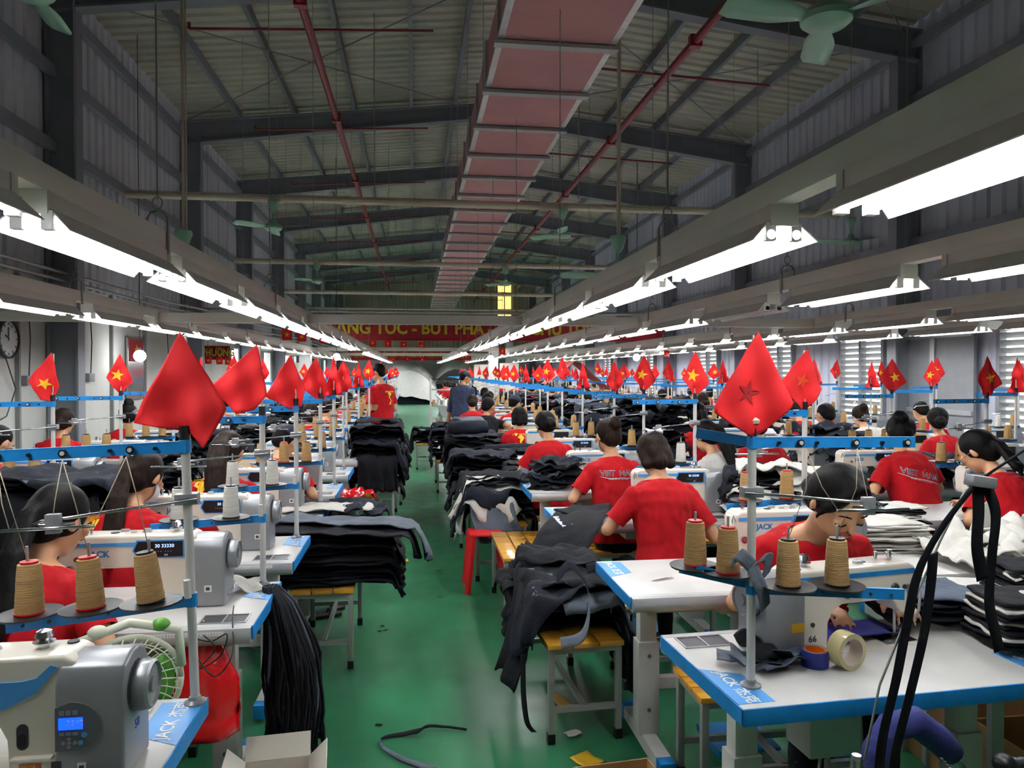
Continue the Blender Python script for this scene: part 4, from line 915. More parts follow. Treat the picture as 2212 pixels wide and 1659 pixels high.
# ================================================================== STATIONS
tabN, tabF = Proto(table_proto()), Proto(table_proto('sewing_table', False))
tabW = Proto(table_proto('work_table', False, 1.2, wood_edge=True, plain=True))
macA, macF = Proto(machine_proto()), Proto(machine_proto(near=False))
macC = Proto(machine_proto(near=False, cream=mat('machine_beige', '#d9cfae', .3, coat=.4)))
macN = Proto(machine_proto(kind='N'))
stN, stF, stR = Proto(stand_proto()), Proto(stand_proto(near=False, nd=2)), Proto(stand_proto(arms=2, flip=-1, nd=2))
stN2 = Proto(stand_proto(nd=2))
cones = {'tan': Proto(cone_proto('thread_cone', kraft)), 'red': Proto(cone_proto('thread_cone', kraft, red=True)), 'white': Proto(cone_proto('thread_cone', wthread))}
conF = {'tan': Proto(cone_proto('thread_cone', kraft, False)), 'white': Proto(cone_proto('thread_cone', wthread, False))}
COLN = {'A': 'the left aisle row', 'B': 'the wall-side left row', 'C': 'the right aisle row', 'D': 'the second right row', 'E': 'the third right row', 'F': 'the right wall row'}
fV = [Proto(flag_obj('star_flag', [(0, .29), (-.1, .1), (-.02, -.01)], [(0, .29), (.1, .07), (.0, -.03)], .012, (-.02, .12, .05, .2), 1)),
      Proto(flag_obj('star_flag', [(0, .27), (-.09, .06), (-.03, -.04)], [(0, .27), (.09, .05), (.04, -.05)], .02, None, 2)),
      Proto(flag_obj('star_flag', [(0, .27), (-.14, .09), (-.06, -.03)], [(0, .27), (.05, .05), (.0, -.04)], .016, (-.04, .07, .04, .5), 3)),
      Proto(flag_obj('star_flag', [(0, .28), (-.05, .06), (-.08, -.05)], [(0, .28), (.05, .08), (.08, -.04)], .03, None, 4)),
      Proto(flag_obj('star_flag', [(0, .26), (-.11, .08), (-.01, -.03)], [(0, .26), (.11, .06), (.02, -.02)], .014, (.02, .1, .045, -.2), 5))]
def flag_near(key, foot, Lp, Rp, lab, seed, star_=None, sm=None, amp=.012, rz=0):
    o = flag_obj('star_flag', Lp, Rp, amp, star_, seed, sm=sm); o.location = foot; o.rotation_euler = (0, 0, rz); return tag(o, lab, 'flag', 'red flags on thread stands')
def cones_on(st, xs, kinds, lab, near, flip=1, tilt=()):
    for k, (x, kd) in enumerate(zip(xs, kinds)):
        if not kd: continue
        P_ = st.matrix_basis @ Vector((-flip*x, -.045, .3085-.02*x))
        (cones[kd] if near else conF[kd]).put(P_, label='%s thread cone on the stand of %s, %s from the pole' % ({'tan': 'tan', 'red': 'red-tipped tan', 'white': 'white'}[kd], lab, ORD[k]), group='thread cones on the stands', rot=(0, tilt[k] if tilt else 0, .3*k))
def station(col, i, xc, yn, near, mac=None, flag=None, kinds=('tan', 'tan', 'tan'), flagv=None, noflag=False, rnd=random, tab=None, mdx=0):
    nm = '%s table, %s' % (ORD[i], COLN[col])
    (tab or (tabN if near else tabF)).put((xc, yn+.3, 0), label='white sewing table with blue ends, %s in %s' % (ORD[i], COLN[col]), group='sewing tables')
    m = mac or (macA if near else macF)
    if m != 'none': m.put((xc+.09+mdx, yn+.34, TH), label='sewing machine on the %s' % nm, group='sewing machines')
    s_ = (stN if len([k for k in kinds if k]) == 3 else stN2) if near else stF
    st = s_.put((xc+.49, yn+.55, TH), label='white pole thread stand with blue arms on the %s' % nm, group='thread stands')
    jx, jy, jr = (rnd.uniform(-.09, .04), rnd.uniform(-.12, .02), rnd.uniform(-.25, .25)) if yn > 6 else (0, 0, rnd.uniform(-.04, .04))
    st.location = (xc+.49+jx, yn+.55+jy, TH); st.rotation_euler = (0, 0, jr)
    Mb = Matrix.Translation(st.location) @ st.rotation_euler.to_matrix().to_4x4()
    xs = (.09, .24, .39) if s_ is stN else (.12, .33)
    for k, (x, kd) in enumerate(zip(xs, kinds)):
        if kd: (cones[kd] if near else conF['white' if kd == 'white' else 'tan']).put(Mb @ Vector((-x, -.045, .3085-.02*x)), label='%s thread cone, %s from the pole, %s' % ({'tan': 'tan', 'red': 'red-tipped tan', 'white': 'white'}[kd], ORD[k], nm), group='thread cones on the stands')
    if not noflag and not (yn > 9 and rnd.random() < .25):
        v = rnd.randrange(5) if flagv is None else flagv
        fl0 = fV[v].put((xc+.49+jx, yn+.545+jy, TH+.775+(rnd.uniform(-.03, .1) if yn > 8 else 0)), rz=rnd.uniform(-.5, .5) if flagv is None else 0, label='small red %sflag on the pole, %s' % ('star ' if v in (0, 2, 4) else '', nm), group='red flags on thread stands')
        fl0.scale = (rnd.uniform(.85, 1.08),)*3 if yn > 6 else (1, 1, 1)
    return st
rn = random.Random(7)
# ------------------------------------------------ left aisle row (A), table line x=-1.14
AX, BX, CX, DX, EX, FX = -1.14, -2.77, 1.43, 3.52, 5.0, 6.35
tabN.put((AX, 1.88, 0), label='nearest sewing table at the bottom left corner, white with blue edge')
o = bpy.data.objects[tabN.root.name]
macN.put((-.955, 1.82, TH), label='large cream and blue sewing machine with grey motor and lit blue display, bottom left')
st1 = stN.put((AX+.535, 1.88+.26, TH), label='thread stand with a big plain red flag, nearest on the left')
st1.rotation_euler = (0, -.03, .03)
M1 = Matrix.Translation(st1.location) @ st1.rotation_euler.to_matrix().to_4x4()
for k, x in enumerate((.09, .24, .39)):
    cones['tan' if k == 0 else 'red'].put(M1 @ Vector((-x, -.045, .3085-.02*x)), label='%s cone of tan thread on the nearest left stand' % ['black-tipped', 'middle', 'leftmost'][k], group='thread cones on the stands', rot=(0, -.12+.06*k, 0))
FT = TH+.775
flag_near('A1', (-.607-.01, 2.135, FT), [(-.02, .256), (-.138, .007), (.0, -.02)], [(-.02, .256), (.107, .046), (.046, -.065)], 'big plain red flag at the left, nearest the camera', 11, amp=.009)
Arows = [2.75, 3.67, 4.74, 5.62, 6.7, 7.75]; y = 8.8
while y < 31: Arows.append(y); y += 1.08
for i, yn in enumerate(Arows):
    near = yn < 7.5
    station('A', i+1, AX, yn, near, kinds=[('white', 'white', None), ('white', 'white', None), ('tan', 'red', 'tan'), ('tan', 'tan', 'tan')][min(i, 3)] if i != 2 else ('tan', 'red', 'tan'), noflag=i < 3, rnd=rn, mac=(macC if i in (3, 6, 9) else None), flagv={3: 3, 4: 1, 5: 3, 6: 3}.get(i))
flag_near('A2', (AX+.49, 3.295, FT), [(-.018, .265), (-.21, .08), (-.1, -.034)], [(-.018, .265), (.027, .045), (-.034, -.02)], 'plain red flag leaning left, second on the left aisle side', 12, amp=.012)
flag_near('A3', (AX+.49, 4.215, FT), [(-.028, .24), (-.16, .01), (-.02, -.06)], [(-.028, .24), (.056, .05), (.03, -.05)], 'plain red flag, third on the left aisle side', 13, amp=.012)
flag_near('A4', (AX+.49, 5.285, FT), [(-.028, .25), (-.14, .05), (-.03, -.04)], [(-.028, .25), (.056, .05), (.03, -.05)], 'plain red flag, fourth on the left aisle side', 14, amp=.02)
# ------------------------------------------------ wall-side left row (B)
Brows = [3.5, 4.5, 5.6, 6.95, 8.1]; y = 9.2
while y < 31: Brows.append(y); y += 1.12
for i, yn in enumerate(Brows): station('B', i, BX, yn, yn < 7, kinds=('tan', 'tan', 'tan'), rnd=rn, flagv={0: 1, 1: 2, 2: 0, 3: 4}.get(i))
# ------------------------------------------------ right aisle row (C)
t = tabN.put((1.425, 2.235, 0), rz=PI+R(3.5), label='nearest sewing table on the right, white with long blue edge facing the camera')
macA.put((1.395, 2.33, TH), rz=PI+R(9), label='cream sewing machine seen from behind in front of the woman looking down').scale = (1, 1, .95)
st = stR.put((.975, 2.045, TH), label='thread stand with four cones and a big red flag, nearest on the right')
Ms = Matrix.Translation((.975, 2.045, TH))
for k, (x, y_, z, kd) in enumerate(((.09, -.045, .306, 'tan'), (.24, -.045, .304, 'tan'), (.39, -.045, .3, None), (-.12, .13, .33, 'red'), (-.05, .05, .325, 'red'))):
    if kd: cones[kd].put(Ms @ Vector((x, y_, z)), label='tan thread cone on the nearest right stand, %s' % ['black-tipped, just right of the pole', 'black-tipped, furthest right', '', 'red-tipped, furthest left', 'red-tipped, hidden by the grey rag bow'][k], group='thread cones on the stands')
for k, (x, y_) in enumerate(((-.12, .13), (-.05, .05))):
    MB().lathe([(.004, 0), (.075, .002), (.078, .008), (.07, .006), (.004, .006)], n=20).obj('cone_disc', black, st, smooth='auto', loc=(x, y_, .318)); MB().cyl((x, y_, .3), (x, y_, .49), .004, n=6).obj('spindle', steel, st)
MB().bar((0, 0, .3), (-.16, .16, .31), .003, .03).obj('short_arm', blue, st)
flag_near('C1', (.978, 2.04, FT), [(.013, .262), (-.142, .035), (-.01, -.045)], [(.013, .262), (.112, .05), (.035, -.028)], 'big red flag with a darker star showing through, nearest on the right', 15, (-.02, .085, .04, .25), stard, .008)
MB().lathe([(.02, 0), (.022, .01), (.012, .02), (.008, .035)], n=14).obj('finial', mat('cream_tape', '#d9cdb8', .6), st, smooth='auto', loc=(0, 0, .77))
Crows = [2.9, 4.35, 5.5, 6.62, 7.7]; y = 8.75
while y < 31: Crows.append(y); y += 1.08
for i, yn in enumerate(Crows):
    near = yn < 7.2
    st_ = station('C', i+1, CX, yn, near, kinds=[('red', 'red', None), ('white', 'white', None), ('tan', 'tan', None), ('tan', 'tan', 'tan')][min(i, 3)], noflag=i < 1, rnd=rn, mdx=(.22, .2)[i] if i < 2 else 0, mac=(macC if i in (5, 8, 11) else None), flagv={1: 0, 2: 0, 3: 1, 4: 3}.get(i))
flag_near('C2', (CX+.49, 3.445, FT), [(.01, .262), (-.15, .085), (-.03, -.037)], [(.01, .262), (.08, .06), (.016, -.03)], 'red flag with a faint star, behind and right of the biggest flag', 16, (-.02, .1, .04, .3), staro, .012)
# ------------------------------------------------ further right rows (D, E, F)
Drows = [4.2, 5.25, 6.5, 7.6]; y = 8.7
while y < 31: Drows.append(y); y += 1.1
for i, yn in enumerate(Drows): station('D', i, DX, yn, yn < 6, kinds=('tan', 'tan', 'tan') if yn < 6 else ('tan', 'tan', None), rnd=rn, mdx=.1 if i else .34)
Erows = [5.6, 6.75, 7.9]; y = 9.0
while y < 31: Erows.append(y); y += 1.12
for i, yn in enumerate(Erows): station('E', i, EX, yn, False, kinds=('tan', 'tan', None), rnd=rn, mac=(macC if i % 3 == 1 else None))
Frows = [7.2, 8.4]; y = 9.6
while y < 31: Frows.append(y); y += 1.15
for i, yn in enumerate(Frows): station('F', i, FX, yn, False, kinds=('tan', 'white', None), rnd=rn)
# ================================================================== PEOPLE
def place(t, x, y, rz=0, s_=1): t.location = (x, y, 0); t.rotation_euler = (0, 0, rz); t.scale = (s_,)*3; return t
p = place(person('person', 'woman in a red T-shirt with a low black ponytail, bottom left, nearest on the left', hair='pony', lean=20, curve=14, tilt=20, turn=-30, near=2), -1.27, 2.44, 0); so = p and person.last[0]; vn_map(so, .82, -.19, 1.5, False)
p = place(person('person', 'woman in a red T-shirt with a long brown ponytail and a gold hair clip', hair='pony', lean=16, curve=16, tilt=20, turn=-25, near=2, extras=('tie',), mask=mat('white_mask', '#dfe3e6', .7), hm=hairb), -1.33, 3.47); so = person.last[0]; vn_map(so, .93, -.12, 1.0, False)
p = place(person('person', 'woman in a red T-shirt with long dark hair beside the biggest left flag', hair='long', lean=14, curve=14, tilt=20, turn=-15, near=1, hm=hairb), -1.16, 4.5); so = person.last[0]; vn_map(so, .93, -.09, 1.0)
place(person('person', 'person in a red T-shirt and dark cap behind the third left stand', hair='cap', lean=18, curve=16, tilt=25, turn=-30, near=1, shirt=shirtm), -1.0, 5.4)
p = place(person('person', 'man in a red T-shirt standing in the aisle with his back turned', pose='stand', lean=0, curve=6, tilt=12, turn=30, hair='short', near=1, male=True, arms=[((-.23, .0, 1.12), (-.2, .14, .9)), ((.23, .0, 1.1), (.16, .2, 1.0))], sc=1), -.47, 11.0, .75, 1.04); vn_map(person.last[0], 1.25, .05, .8)
p = place(person('person', 'woman with black hair tied back looking down at her machine, facing the camera', hair='lowbun', lean=12, curve=20, tilt=30, turn=10, near=2, extras=('necklace', 'fringe'), arms=[((-.24, .14, .78), (-.2, .32, .84)), ((.25, .13, .78), (.08, .34, .84))]), 1.52, 2.83, PI-.05, 1.04); p.scale = (1.12, 1.04, 1.04)
so = person.last[0]
for k in (-1, 1): MB().cloth(lambda u, v: (k*.06+(u-.5)*.07, .0, .9+(v-.5)*.02), 2, 2, .001)
its = [(text_mesh('TÔI YÊU', .05, 0, .001), starm, 'lettering')]; its[0][0].transform(Matrix.Translation((0, 0, 0))); printed(so, its, .885, axis=(0, -1, 0))
p = place(person('person', 'woman in a plain red T-shirt with dark hair and a lilac bow', hair='bob', lean=8, curve=12, tilt=34, turn=4, near=2, hm=hairb, extras=('bow',), arms=[((-.31, .12, .80), (-.12, .36, .86)), ((.29, .0, .76), (.2, .26, .82))]), 1.40, 3.98)
p = place(person('person', 'woman in a VIET NAM T-shirt with brown bun behind the bow woman', hair='bun', lean=8, curve=14, tilt=14, turn=22, near=2, hm=hairb, mask=mat('pale_mask', '#c9d3cf', .7), arms=[((-.3, .08, .80), (-.14, .34, .84)), ((.28, .1, .80), (.15, .36, .83))]), 1.42, 5.08); vietnam_text(person.last[0], .985, 0, 1)
p = place(person('person', 'woman in a red T-shirt with a low bun beside a heap of dark cloth', hair='lowbun', lean=10, curve=14, tilt=26, turn=15, near=1), 1.2, 6.4)
p = place(person('person', 'person in a red I love Vietnam T-shirt with straight black hair', hair='bob', lean=6, curve=8, tilt=16, near=1), 1.22, 8.55, -.1, .94); vn_map(person.last[0], .9, .02, 1.0)
p = place(person('person', 'man in a black T-shirt bending over to the right', hair='short', male=True, shirt=shirtb, lean=22, curve=20, tilt=10, turn=-50, near=1, sm=skin2, arms=[((-.22, .2, .85), (-.1, .42, .85)), ((.34, .12, .92), (.42, .3, .8))], bend=.25), .93, 9.9, .1, 1.05)
p = place(person('person', 'man in a navy shirt and cap standing and looking to the right', pose='stand', hair='cap', male=True, shirt=shirtn, lean=6, curve=20, tilt=10, turn=-60, near=1, sm=skin2), .85, 13.6, -.3, 1.0)
p = place(person('person', 'woman in a maroon top with her hair in a bun behind the man in black', hair='bun', shirt=shirtr, lean=10, curve=14, tilt=14, near=0), 1.2, 12.0)
p = place(person('person', 'woman in a red T-shirt and brown hair behind the man in black', hair='lowbun', lean=14, curve=14, tilt=14, near=0, hm=hairb), .92, 11.6)
p = place(person('person', 'person in a dark cap at the right aisle row behind the man in black', hair='cap', lean=12, curve=14, tilt=10, turn=-50, near=0), 1.5, 11.0)
p = place(person('person', 'woman in a VIET NAM T-shirt with a twisted black bun and black face mask', hair='bun', lean=20, curve=14, tilt=22, turn=-42, near=2, mask=mat('black_mask', '#15161a', .7), arms=[((-.33, .1, .78), (-.2, .3, .82)), ((.26, .2, .8), (.2, .4, .83))], bend=.1), 3.55, 4.75, .05, 1.06); vietnam_text(person.last[0], .92, -.22, 1)
p = place(person('person', 'woman with glasses and black hair tied behind at the right edge', hair='shortpony', lean=20, curve=16, tilt=25, turn=28, near=2, extras=('glasses',), arms=[((-.28, .16, .80), (-.1, .38, .86)), ((.27, .12, .80), (.15, .36, .83))]), 3.52, 3.78, .1, 1.04)
p = place(person('person', 'woman in a grey-white top leaning left with long dark hair', hair='long', shirt=shirtw, lean=16, curve=16, tilt=20, turn=10, near=1, arms=[((-.3, .15, .82), (-.34, .4, .84)), ((.24, .12, .80), (.1, .36, .83))]), 2.42, 5.35, .35)
p = place(person('person', 'person in a plain red T-shirt behind the nearest right pole', hair='lowbun', lean=10, curve=14, tilt=30, near=1), 2.95, 5.9, -.1)
p = place(person('person', 'woman with a long black ponytail in dark red, middle right', hair='pony', lean=12, curve=14, tilt=12, near=1, shirt=shirtm), 3.12, 7.6)
p = place(person('person', 'person with short black hair and a yellow map on a red T-shirt, right side', hair='short', lean=6, curve=12, tilt=14, turn=15, near=1, male=True), 4.35, 7.2); vn_map(person.last[0], .93, .05, .9)
p = place(person('person', 'woman with black hair in a red T-shirt in front of the grey gate', hair='lowbun', lean=10, curve=16, tilt=10, turn=-25, near=1), 5.1, 6.45)
p = place(person('person', 'woman with brown tied hair and white collar, right of the yellow map shirt', hair='bun', lean=18, curve=16, tilt=22, near=0, hm=hairb, shirt=shirtw), 5.2, 7.75)
p = place(person('person', 'person in red with black hair at the left picture edge by the wall', hair='short', lean=14, curve=14, tilt=24, turn=-25, near=1), -2.94, 5.35)
p = place(person('person', 'person in red with a brown bob by the left wall', hair='lowbun', lean=8, curve=12, tilt=16, near=1, hm=hairb), -3.25, 7.2)
p = place(person('person', 'person in red and black with a high bun by the left wall', hair='highbun', lean=12, curve=12, tilt=8, turn=20, near=1), -3.1, 8.35)
far = [Proto(person('person', '', hair=h, lean=10+k*2, curve=14, tilt=14+4*k, turn=(-20, 15, 0, 30)[k], near=0, male=(k == 2), hm=(hairm, hairb)[k % 2])) for k, h in enumerate(('lowbun', 'bob', 'short', 'bun'))]
tabn = {'A': (AX, Arows), 'B': (BX, Brows), 'C': (CX, Crows), 'D': (DX, Drows), 'E': (EX, Erows), 'F': (FX, Frows)}
for c, st0 in (('A', 5), ('B', 5), ('C', 10), ('D', 4), ('E', 3), ('F', 1)):
    xc, rows_ = tabn[c]
    for i, yn in enumerate(rows_):
        if i < st0 or rn.random() < .22: continue
        k = rn.randrange(4)
        far[k].put((xc+rn.uniform(-.2, .15), yn-.2, 0), rz=rn.uniform(-.15, .15), label='person in red with %s hair, %s table of %s' % (('black tied', 'dark brown bobbed', 'short black', 'brown bunned')[k], ORD[i], COLN[c]), group='garment workers in red')
for f_ in far:
    if not f_.used:
        for c_ in list(f_.root.children): bpy.data.objects.remove(c_)
        bpy.data.objects.remove(f_.root)
# stools under the workers
for i, (x0, x1, y0, y1, lb) in enumerate([(-1.55, -.9, 2.28, 2.6, 'under the nearest woman on the left'), (-1.5, -.95, 3.38, 3.63, 'under the woman with the gold hair clip'), (-1.45, -.75, 4.38, 4.64, 'under the woman beside the biggest left flag'),
        (1.08, 1.8, 2.68, 3.0, 'under the woman facing the camera'), (1.1, 1.75, 3.8, 4.14, 'under the woman with the lilac bow'), (.98, 1.7, 4.97, 5.28, 'under the woman with the high brown bun'), (.95, 1.6, 6.2, 6.5, 'under the woman with the low bun'),
        (3.22, 3.87, 4.62, 4.94, 'under the woman in the black mask'), (3.2, 3.85, 3.62, 3.94, 'under the woman with glasses'), (2.1, 2.75, 5.2, 5.5, 'under the woman in grey-white'), (.6, 1.25, 9.75, 10.1, 'under the man in the black T-shirt')]):
    bench('work_stool', 'yellow slatted wooden stool %s' % lb, x0, x1, y0, y1, .455, 3, 'x')
# ================================================================== CLUTTER
def strip(name, label, path, wv, m=denim, m2=dback, th=.006, wr=.012, cat='garment', group=None, nu=12, seed=0, wt=None, parent=None):
    """cloth led along a path; wv = half-width vector; wt = width factor per path point"""
    if cat == 'garment' and not parent: name = 'garment'
    P_ = [Vector(p) for p in path]; wv = Vector(wv); K = len(P_)-1; wt = wt or [1]*(K+1)
    def cr(v):
        t = v*K; i = min(int(t), K-1); f = t-i; a, b, c, d = P_[max(i-1, 0)], P_[i], P_[i+1], P_[min(i+2, K)]
        return .5*((2*b)+(c-a)*f+(2*a-5*b+4*c-d)*f*f+(3*b-a-3*c+d)*f**3), wt[i]+(wt[i+1]-wt[i])*f
    def fn(u, v):
        p, k = cr(v); q = p+wv*((u-.5)*2*k); n_ = fbm(q.x*9+seed, q.y*9, q.z*7)*wr+fbm(q.x*22, q.y*22+seed, q.z*9)*wr*.4
        return q+Vector((n_*.4, n_*.4, n_))
    o = MB().cloth(fn, nu, K*6, th, 0, 1).obj(name, [m, m2], parent, smooth=True)
    return o if parent else tag(o, label, cat, group)
MIX = [(denim, dback), (denim2, denim2), (denim, denim), (denim2, dback), (denim, dblue)]
MIXW = MIX+[(wcloth, wcloth), (denim, wcloth), (dblue, dback)]
# right side benches by the aisle
bench('wooden_bench', 'steel legged bench with yellow slats under the dark garment heap, nearest right of the aisle', .57, .94, 3.29, 4.22).rotation_euler = (0, 0, .05)
sp = (.57, .94, 3.36, 4.2)
stack('dark piece on the nearest aisle bench', 'topmost black piece with pocket flap on the nearest aisle bench', 'heap on the nearest aisle bench', .66, .84, 3.62, 3.98, .47, sp, 9, 3, MIX, w=.42, l=.8, rz=1.4, rj=.7, dz=.02, wr=.035, flare=.5)
garment('trouser_leg', 'black trouser leg hanging off the aisle side of the nearest bench', (.52, 3.66), .42, .82, PI/2+.1, .60, sp, 41, denim2, denim2, wr=.04, flare=.55)
garment('trouser_leg', 'navy trouser leg with bound edge sagging off the nearest bench towards the camera', (.6, 3.5), .4, .7, PI/2+.5, .63, sp, 42, denim, dback, wr=.05, flare=.5)
garment('trouser_piece', 'dark trousers hanging to the floor between the nearest bench and the table leg', (1.02, 3.68), .5, 1.0, PI/2-.15, .66, sp, 43, denim2, dback, wr=.04, flare=.5)
garment('trouser_piece', 'grey backed panel hanging right of the nearest bench', (1.08, 3.5), .3, .85, PI/2+.2, .62, sp, 44, dback, denim, wr=.04, flare=.6)
garment('trouser_piece', 'long black trousers drooping towards the table leg', (.98, 3.86), .36, .9, PI/2-.4, .70, sp, 45, denim2, denim2, wr=.04, flare=.7)
strip('waistband', 'loose bound waistband looped over the heap on the nearest bench', [(.66, 3.42, .72), (.74, 3.48, .77), (.80, 3.4, .7), (.79, 3.3, .6), (.74, 3.22, .52), (.64, 3.2, .5)], (.0, .02, .018), dback, denim, .004, .002, nu=3)
strip('waistband', 'second grey waistband loop beside the first on the nearest bench', [(.84, 3.55, .73), (.92, 3.5, .75), (.95, 3.42, .68), (.9, 3.34, .6)], (.0, .02, .018), dback, denim, .004, .002, nu=3)
strip('binding_strip', 'thin frayed black strip hanging under the heap of the nearest bench', [(.5, 3.4, .38), (.49, 3.32, .24), (.5, 3.28, .12), (.53, 3.26, .08)], (.012, 0, 0), denim2, denim2, .004, .002, nu=2)
strip('trouser_panel', 'long black panel falling from the third right table onto the nearest bench', [(1.18, 4.86, .795), (1.06, 4.62, .80), (.93, 4.34, .77), (.80, 4.14, .67), (.70, 4.04, .60), (.60, 3.96, .575)], (.15, -.1, .02), denim, denim2, wr=.02, wt=[.7, 1, 1.05, 1, .95, .8])
garment('trouser_panel', 'black trapezoid panel lying on the far end of the nearest bench', (.62, 4.12), .42, .36, .3, .55, (.5, .94, 3.3, 4.5), 46, denim2, denim2, wr=.02)
garment('trouser_panel', 'dark panel lying across the third right table top', (1.2, 4.72), .5, .3, .1, TH+.006, (.87, 2, 4.4, 4.95), 47, denim2, denim2, wr=.012)
bench('wooden_bench', 'bare bench with three glossy yellow slats right of the aisle', .58, .95, 4.86, 5.68)
bench('wooden_bench', 'bench under the heap with white lining, right of the aisle', .48, .92, 5.95, 6.95)
sp = (.45, .95, 5.95, 6.95)
stack('garment piece in the heap behind the bare bench', 'topmost dark piece in the heap behind the bare bench', 'heap behind the bare bench', .5, .88, 6.15, 6.75, .47, sp, 16, 4, MIXW, w=.4, l=.85, rz=1.45, rj=.6, dz=.022, wr=.04, flare=.4)
for k, (c, m, m2, rz) in enumerate([((.42, 6.15), wcloth, wcloth, 1.7), ((.46, 6.0), denim, wcloth, 1.2), ((.55, 5.95), wcloth, dback, .6), ((.62, 5.93), dback, wcloth, .2), ((.45, 6.4), denim2, denim, 1.5)]):
    garment('garment_piece', ['white jacket sleeve', 'white lined navy piece', 'crumpled white lining', 'grey pocket piece', 'black leg piece'][k]+' hanging from the heap behind the bare bench', c, .26+.03*k, .62, rz, .78-.05*k, sp, 60+k, m, m2, wr=.05, flare=.8)
t = thing('plastic_stool', 'red plastic stool under the hanging scraps right of the aisle', 'stool', (.55, 5.78, 0))
MB().b2((-.13, -.13, .43), (.13, .13, .45)).obj('seat', redp, t, bevel=.01)
for sx in (-1, 1):
    for sy in (-1, 1): MB().tube([(sx*.11, sy*.11, .43), (sx*.15, sy*.15, 0)], [.03, .024], 4).obj('leg', redp, t)
    MB().b2((sx*.13-.01, -.12, .15), (sx*.13+.01, .12, .18)).b2((sx*.12-.01, -.11, .28), (sx*.12+.01, .11, .31)).obj('rung', redp, t)
def heap(lab, top, grp, x0, x1, y0, y1, zt, n, seed, mats_=MIX, base=.46, w=.45, l=.8, rz=1.5, rj=.6, wr=.045, flare=.3, mk=True):
    if mk: bench('wooden_bench', 'yellow bench under the '+grp, x0, x1, y0, y1)
    stack(lab, top, grp, x0+(x1-x0)*.3, x1-(x1-x0)*.3, y0+(y1-y0)*.25, y1-(y1-y0)*.25, base+.015, (x0-.02, x1+.02, y0-.02, y1+.02), n, seed, mats_, w=w, l=l, rz=rz, rj=rj, dz=(zt-base)/n, wr=wr, flare=flare)
heap('dark garment, second heap right of the aisle', 'topmost dark garment of the second heap right of the aisle', 'second heap right of the aisle', .42, .95, 7.1, 8.2, .88, 16, 5)
heap('dark garment, third heap right of the aisle', 'topmost dark garment of the third heap right of the aisle', 'third heap right of the aisle', .42, .95, 8.45, 9.4, .95, 14, 6)
heap('dark garment, fourth heap right of the aisle', 'topmost dark garment of the fourth heap, beside the man in black', 'fourth heap right of the aisle', .3, .75, 10.4, 11.4, .95, 12, 7)
heap('black coat piece on the small far bench by the aisle', 'topmost black coat piece on the small far bench', 'black coats on the small far bench', .02, .42, 12.9, 13.6, .72, 6, 8, [(denim2, denim2)], w=.4, l=1.0)
def roll(label, c, r, L, rz, m, grp=None, cat='garment'):
    t = thing('garment_roll', label, cat, c, rz, grp)
    def f(u, v): a = u*2*PI*1.0; rr = r*(1+.06*math.sin(a*3+v*4)+.05*fbm(u*4, v*5, r)); return ((v-.5)*L, rr*math.cos(a), rr*.8*math.sin(a)+r*.8)
    MB().cloth(f, 20, 8, .006).obj('outer_layer', m, t, smooth=True)
    for s_ in (-1, 1):
        for q in range(3): MB().tube([(s_*(L/2-.01), r*(.8-.25*q)*math.cos(a), r*.8*(.8-.25*q)*math.sin(a)+r*.8) for a in [2*PI*j/14 for j in range(15)]], .006, 5).obj('fold', dback if q == 1 else m, t)
    return t
for k, (x, y, z, r, L, rz, m) in enumerate([(.62, 8.9, .95, .1, .5, .2, denim), (.6, 8.75, .78, .11, .5, -.1, denim2), (1.05, 8.0, TH, .085, .6, .05, denim), (1.02, 9.1, TH, .1, .55, .1, denim2), (.7, 9.6, .95, .1, .4, .6, dback), (.75, 10.6, .9, .1, .4, -.4, dblue)]):
    roll(['rolled navy trousers on top of the third aisle heap', 'rolled black trousers bulging from the third aisle heap', 'rolled trousers on the fifth table beside the map shirt', 'rolled black trousers on the table beside the man in black', 'grey bundle behind the third aisle heap', 'faded bundle in front of the man in black'][k], (x, y, z), r, L, rz, m, 'rolled trouser bundles')
# left side benches by the aisle
bench('wooden_bench', 'steel bench with a yellow end under the neat stack left of the aisle', -.7, -.34, 4.28, 5.08)
sp = (-.78, -.15, 4.2, 5.1)
stack('dark trouser leg in the neat stack left of the aisle', None, 'neat stack left of the aisle', -.47, -.41, 4.52, 4.6, .47, sp, 15, 21, [(denim2, dback), (denim, denim2), (denim2, denim2)], w=.44, l=.78, rz=PI/2, rj=.07, dz=.019, wr=.016, th=.012, flare=1.2)
garment('trouser_leg', 'grey faced trouser leg lying diagonally on top of the neat stack', (-.30, 4.5), .24, 1.05, PI/2-.35, .80, (-.8, -.02, 4.0, 5.2), 71, dback, denim, wr=.02, flare=1)
garment('trouser_leg', 'black trouser leg covering the neat stack left of the aisle', (-.38, 4.42), .32, 1.05, PI/2-.28, .775, (-.8, -.06, 4.0, 5.2), 72, denim2, denim2, wr=.02, flare=1)
garment('lining_piece', 'white lining lying behind the neat stack left of the aisle', (-.55, 5.0), .3, .6, PI/2-.2, .8, (-.9, -.3, 4.2, 5.4), 73, wcloth, wcloth, wr=.02)
garment('trouser_piece', 'crumpled grey and black piece behind the neat stack', (-.33, 5.05), .35, .45, .4, .78, (-.6, -.2, 4.2, 5.3), 74, denim, dback, wr=.05)
stack('crumpled piece behind the neat left stack', None, 'crumpled pieces behind the neat stack', -.5, -.3, 4.95, 5.15, .5, (-.6, -.25, 4.6, 5.3), 6, 75, MIX, w=.3, l=.5, dz=.04, wr=.05)
bench('wooden_bench', 'small orange-topped bench with a red plastic sheet, left of the aisle', -.84, -.41, 7.1, 7.75, .46, 2)
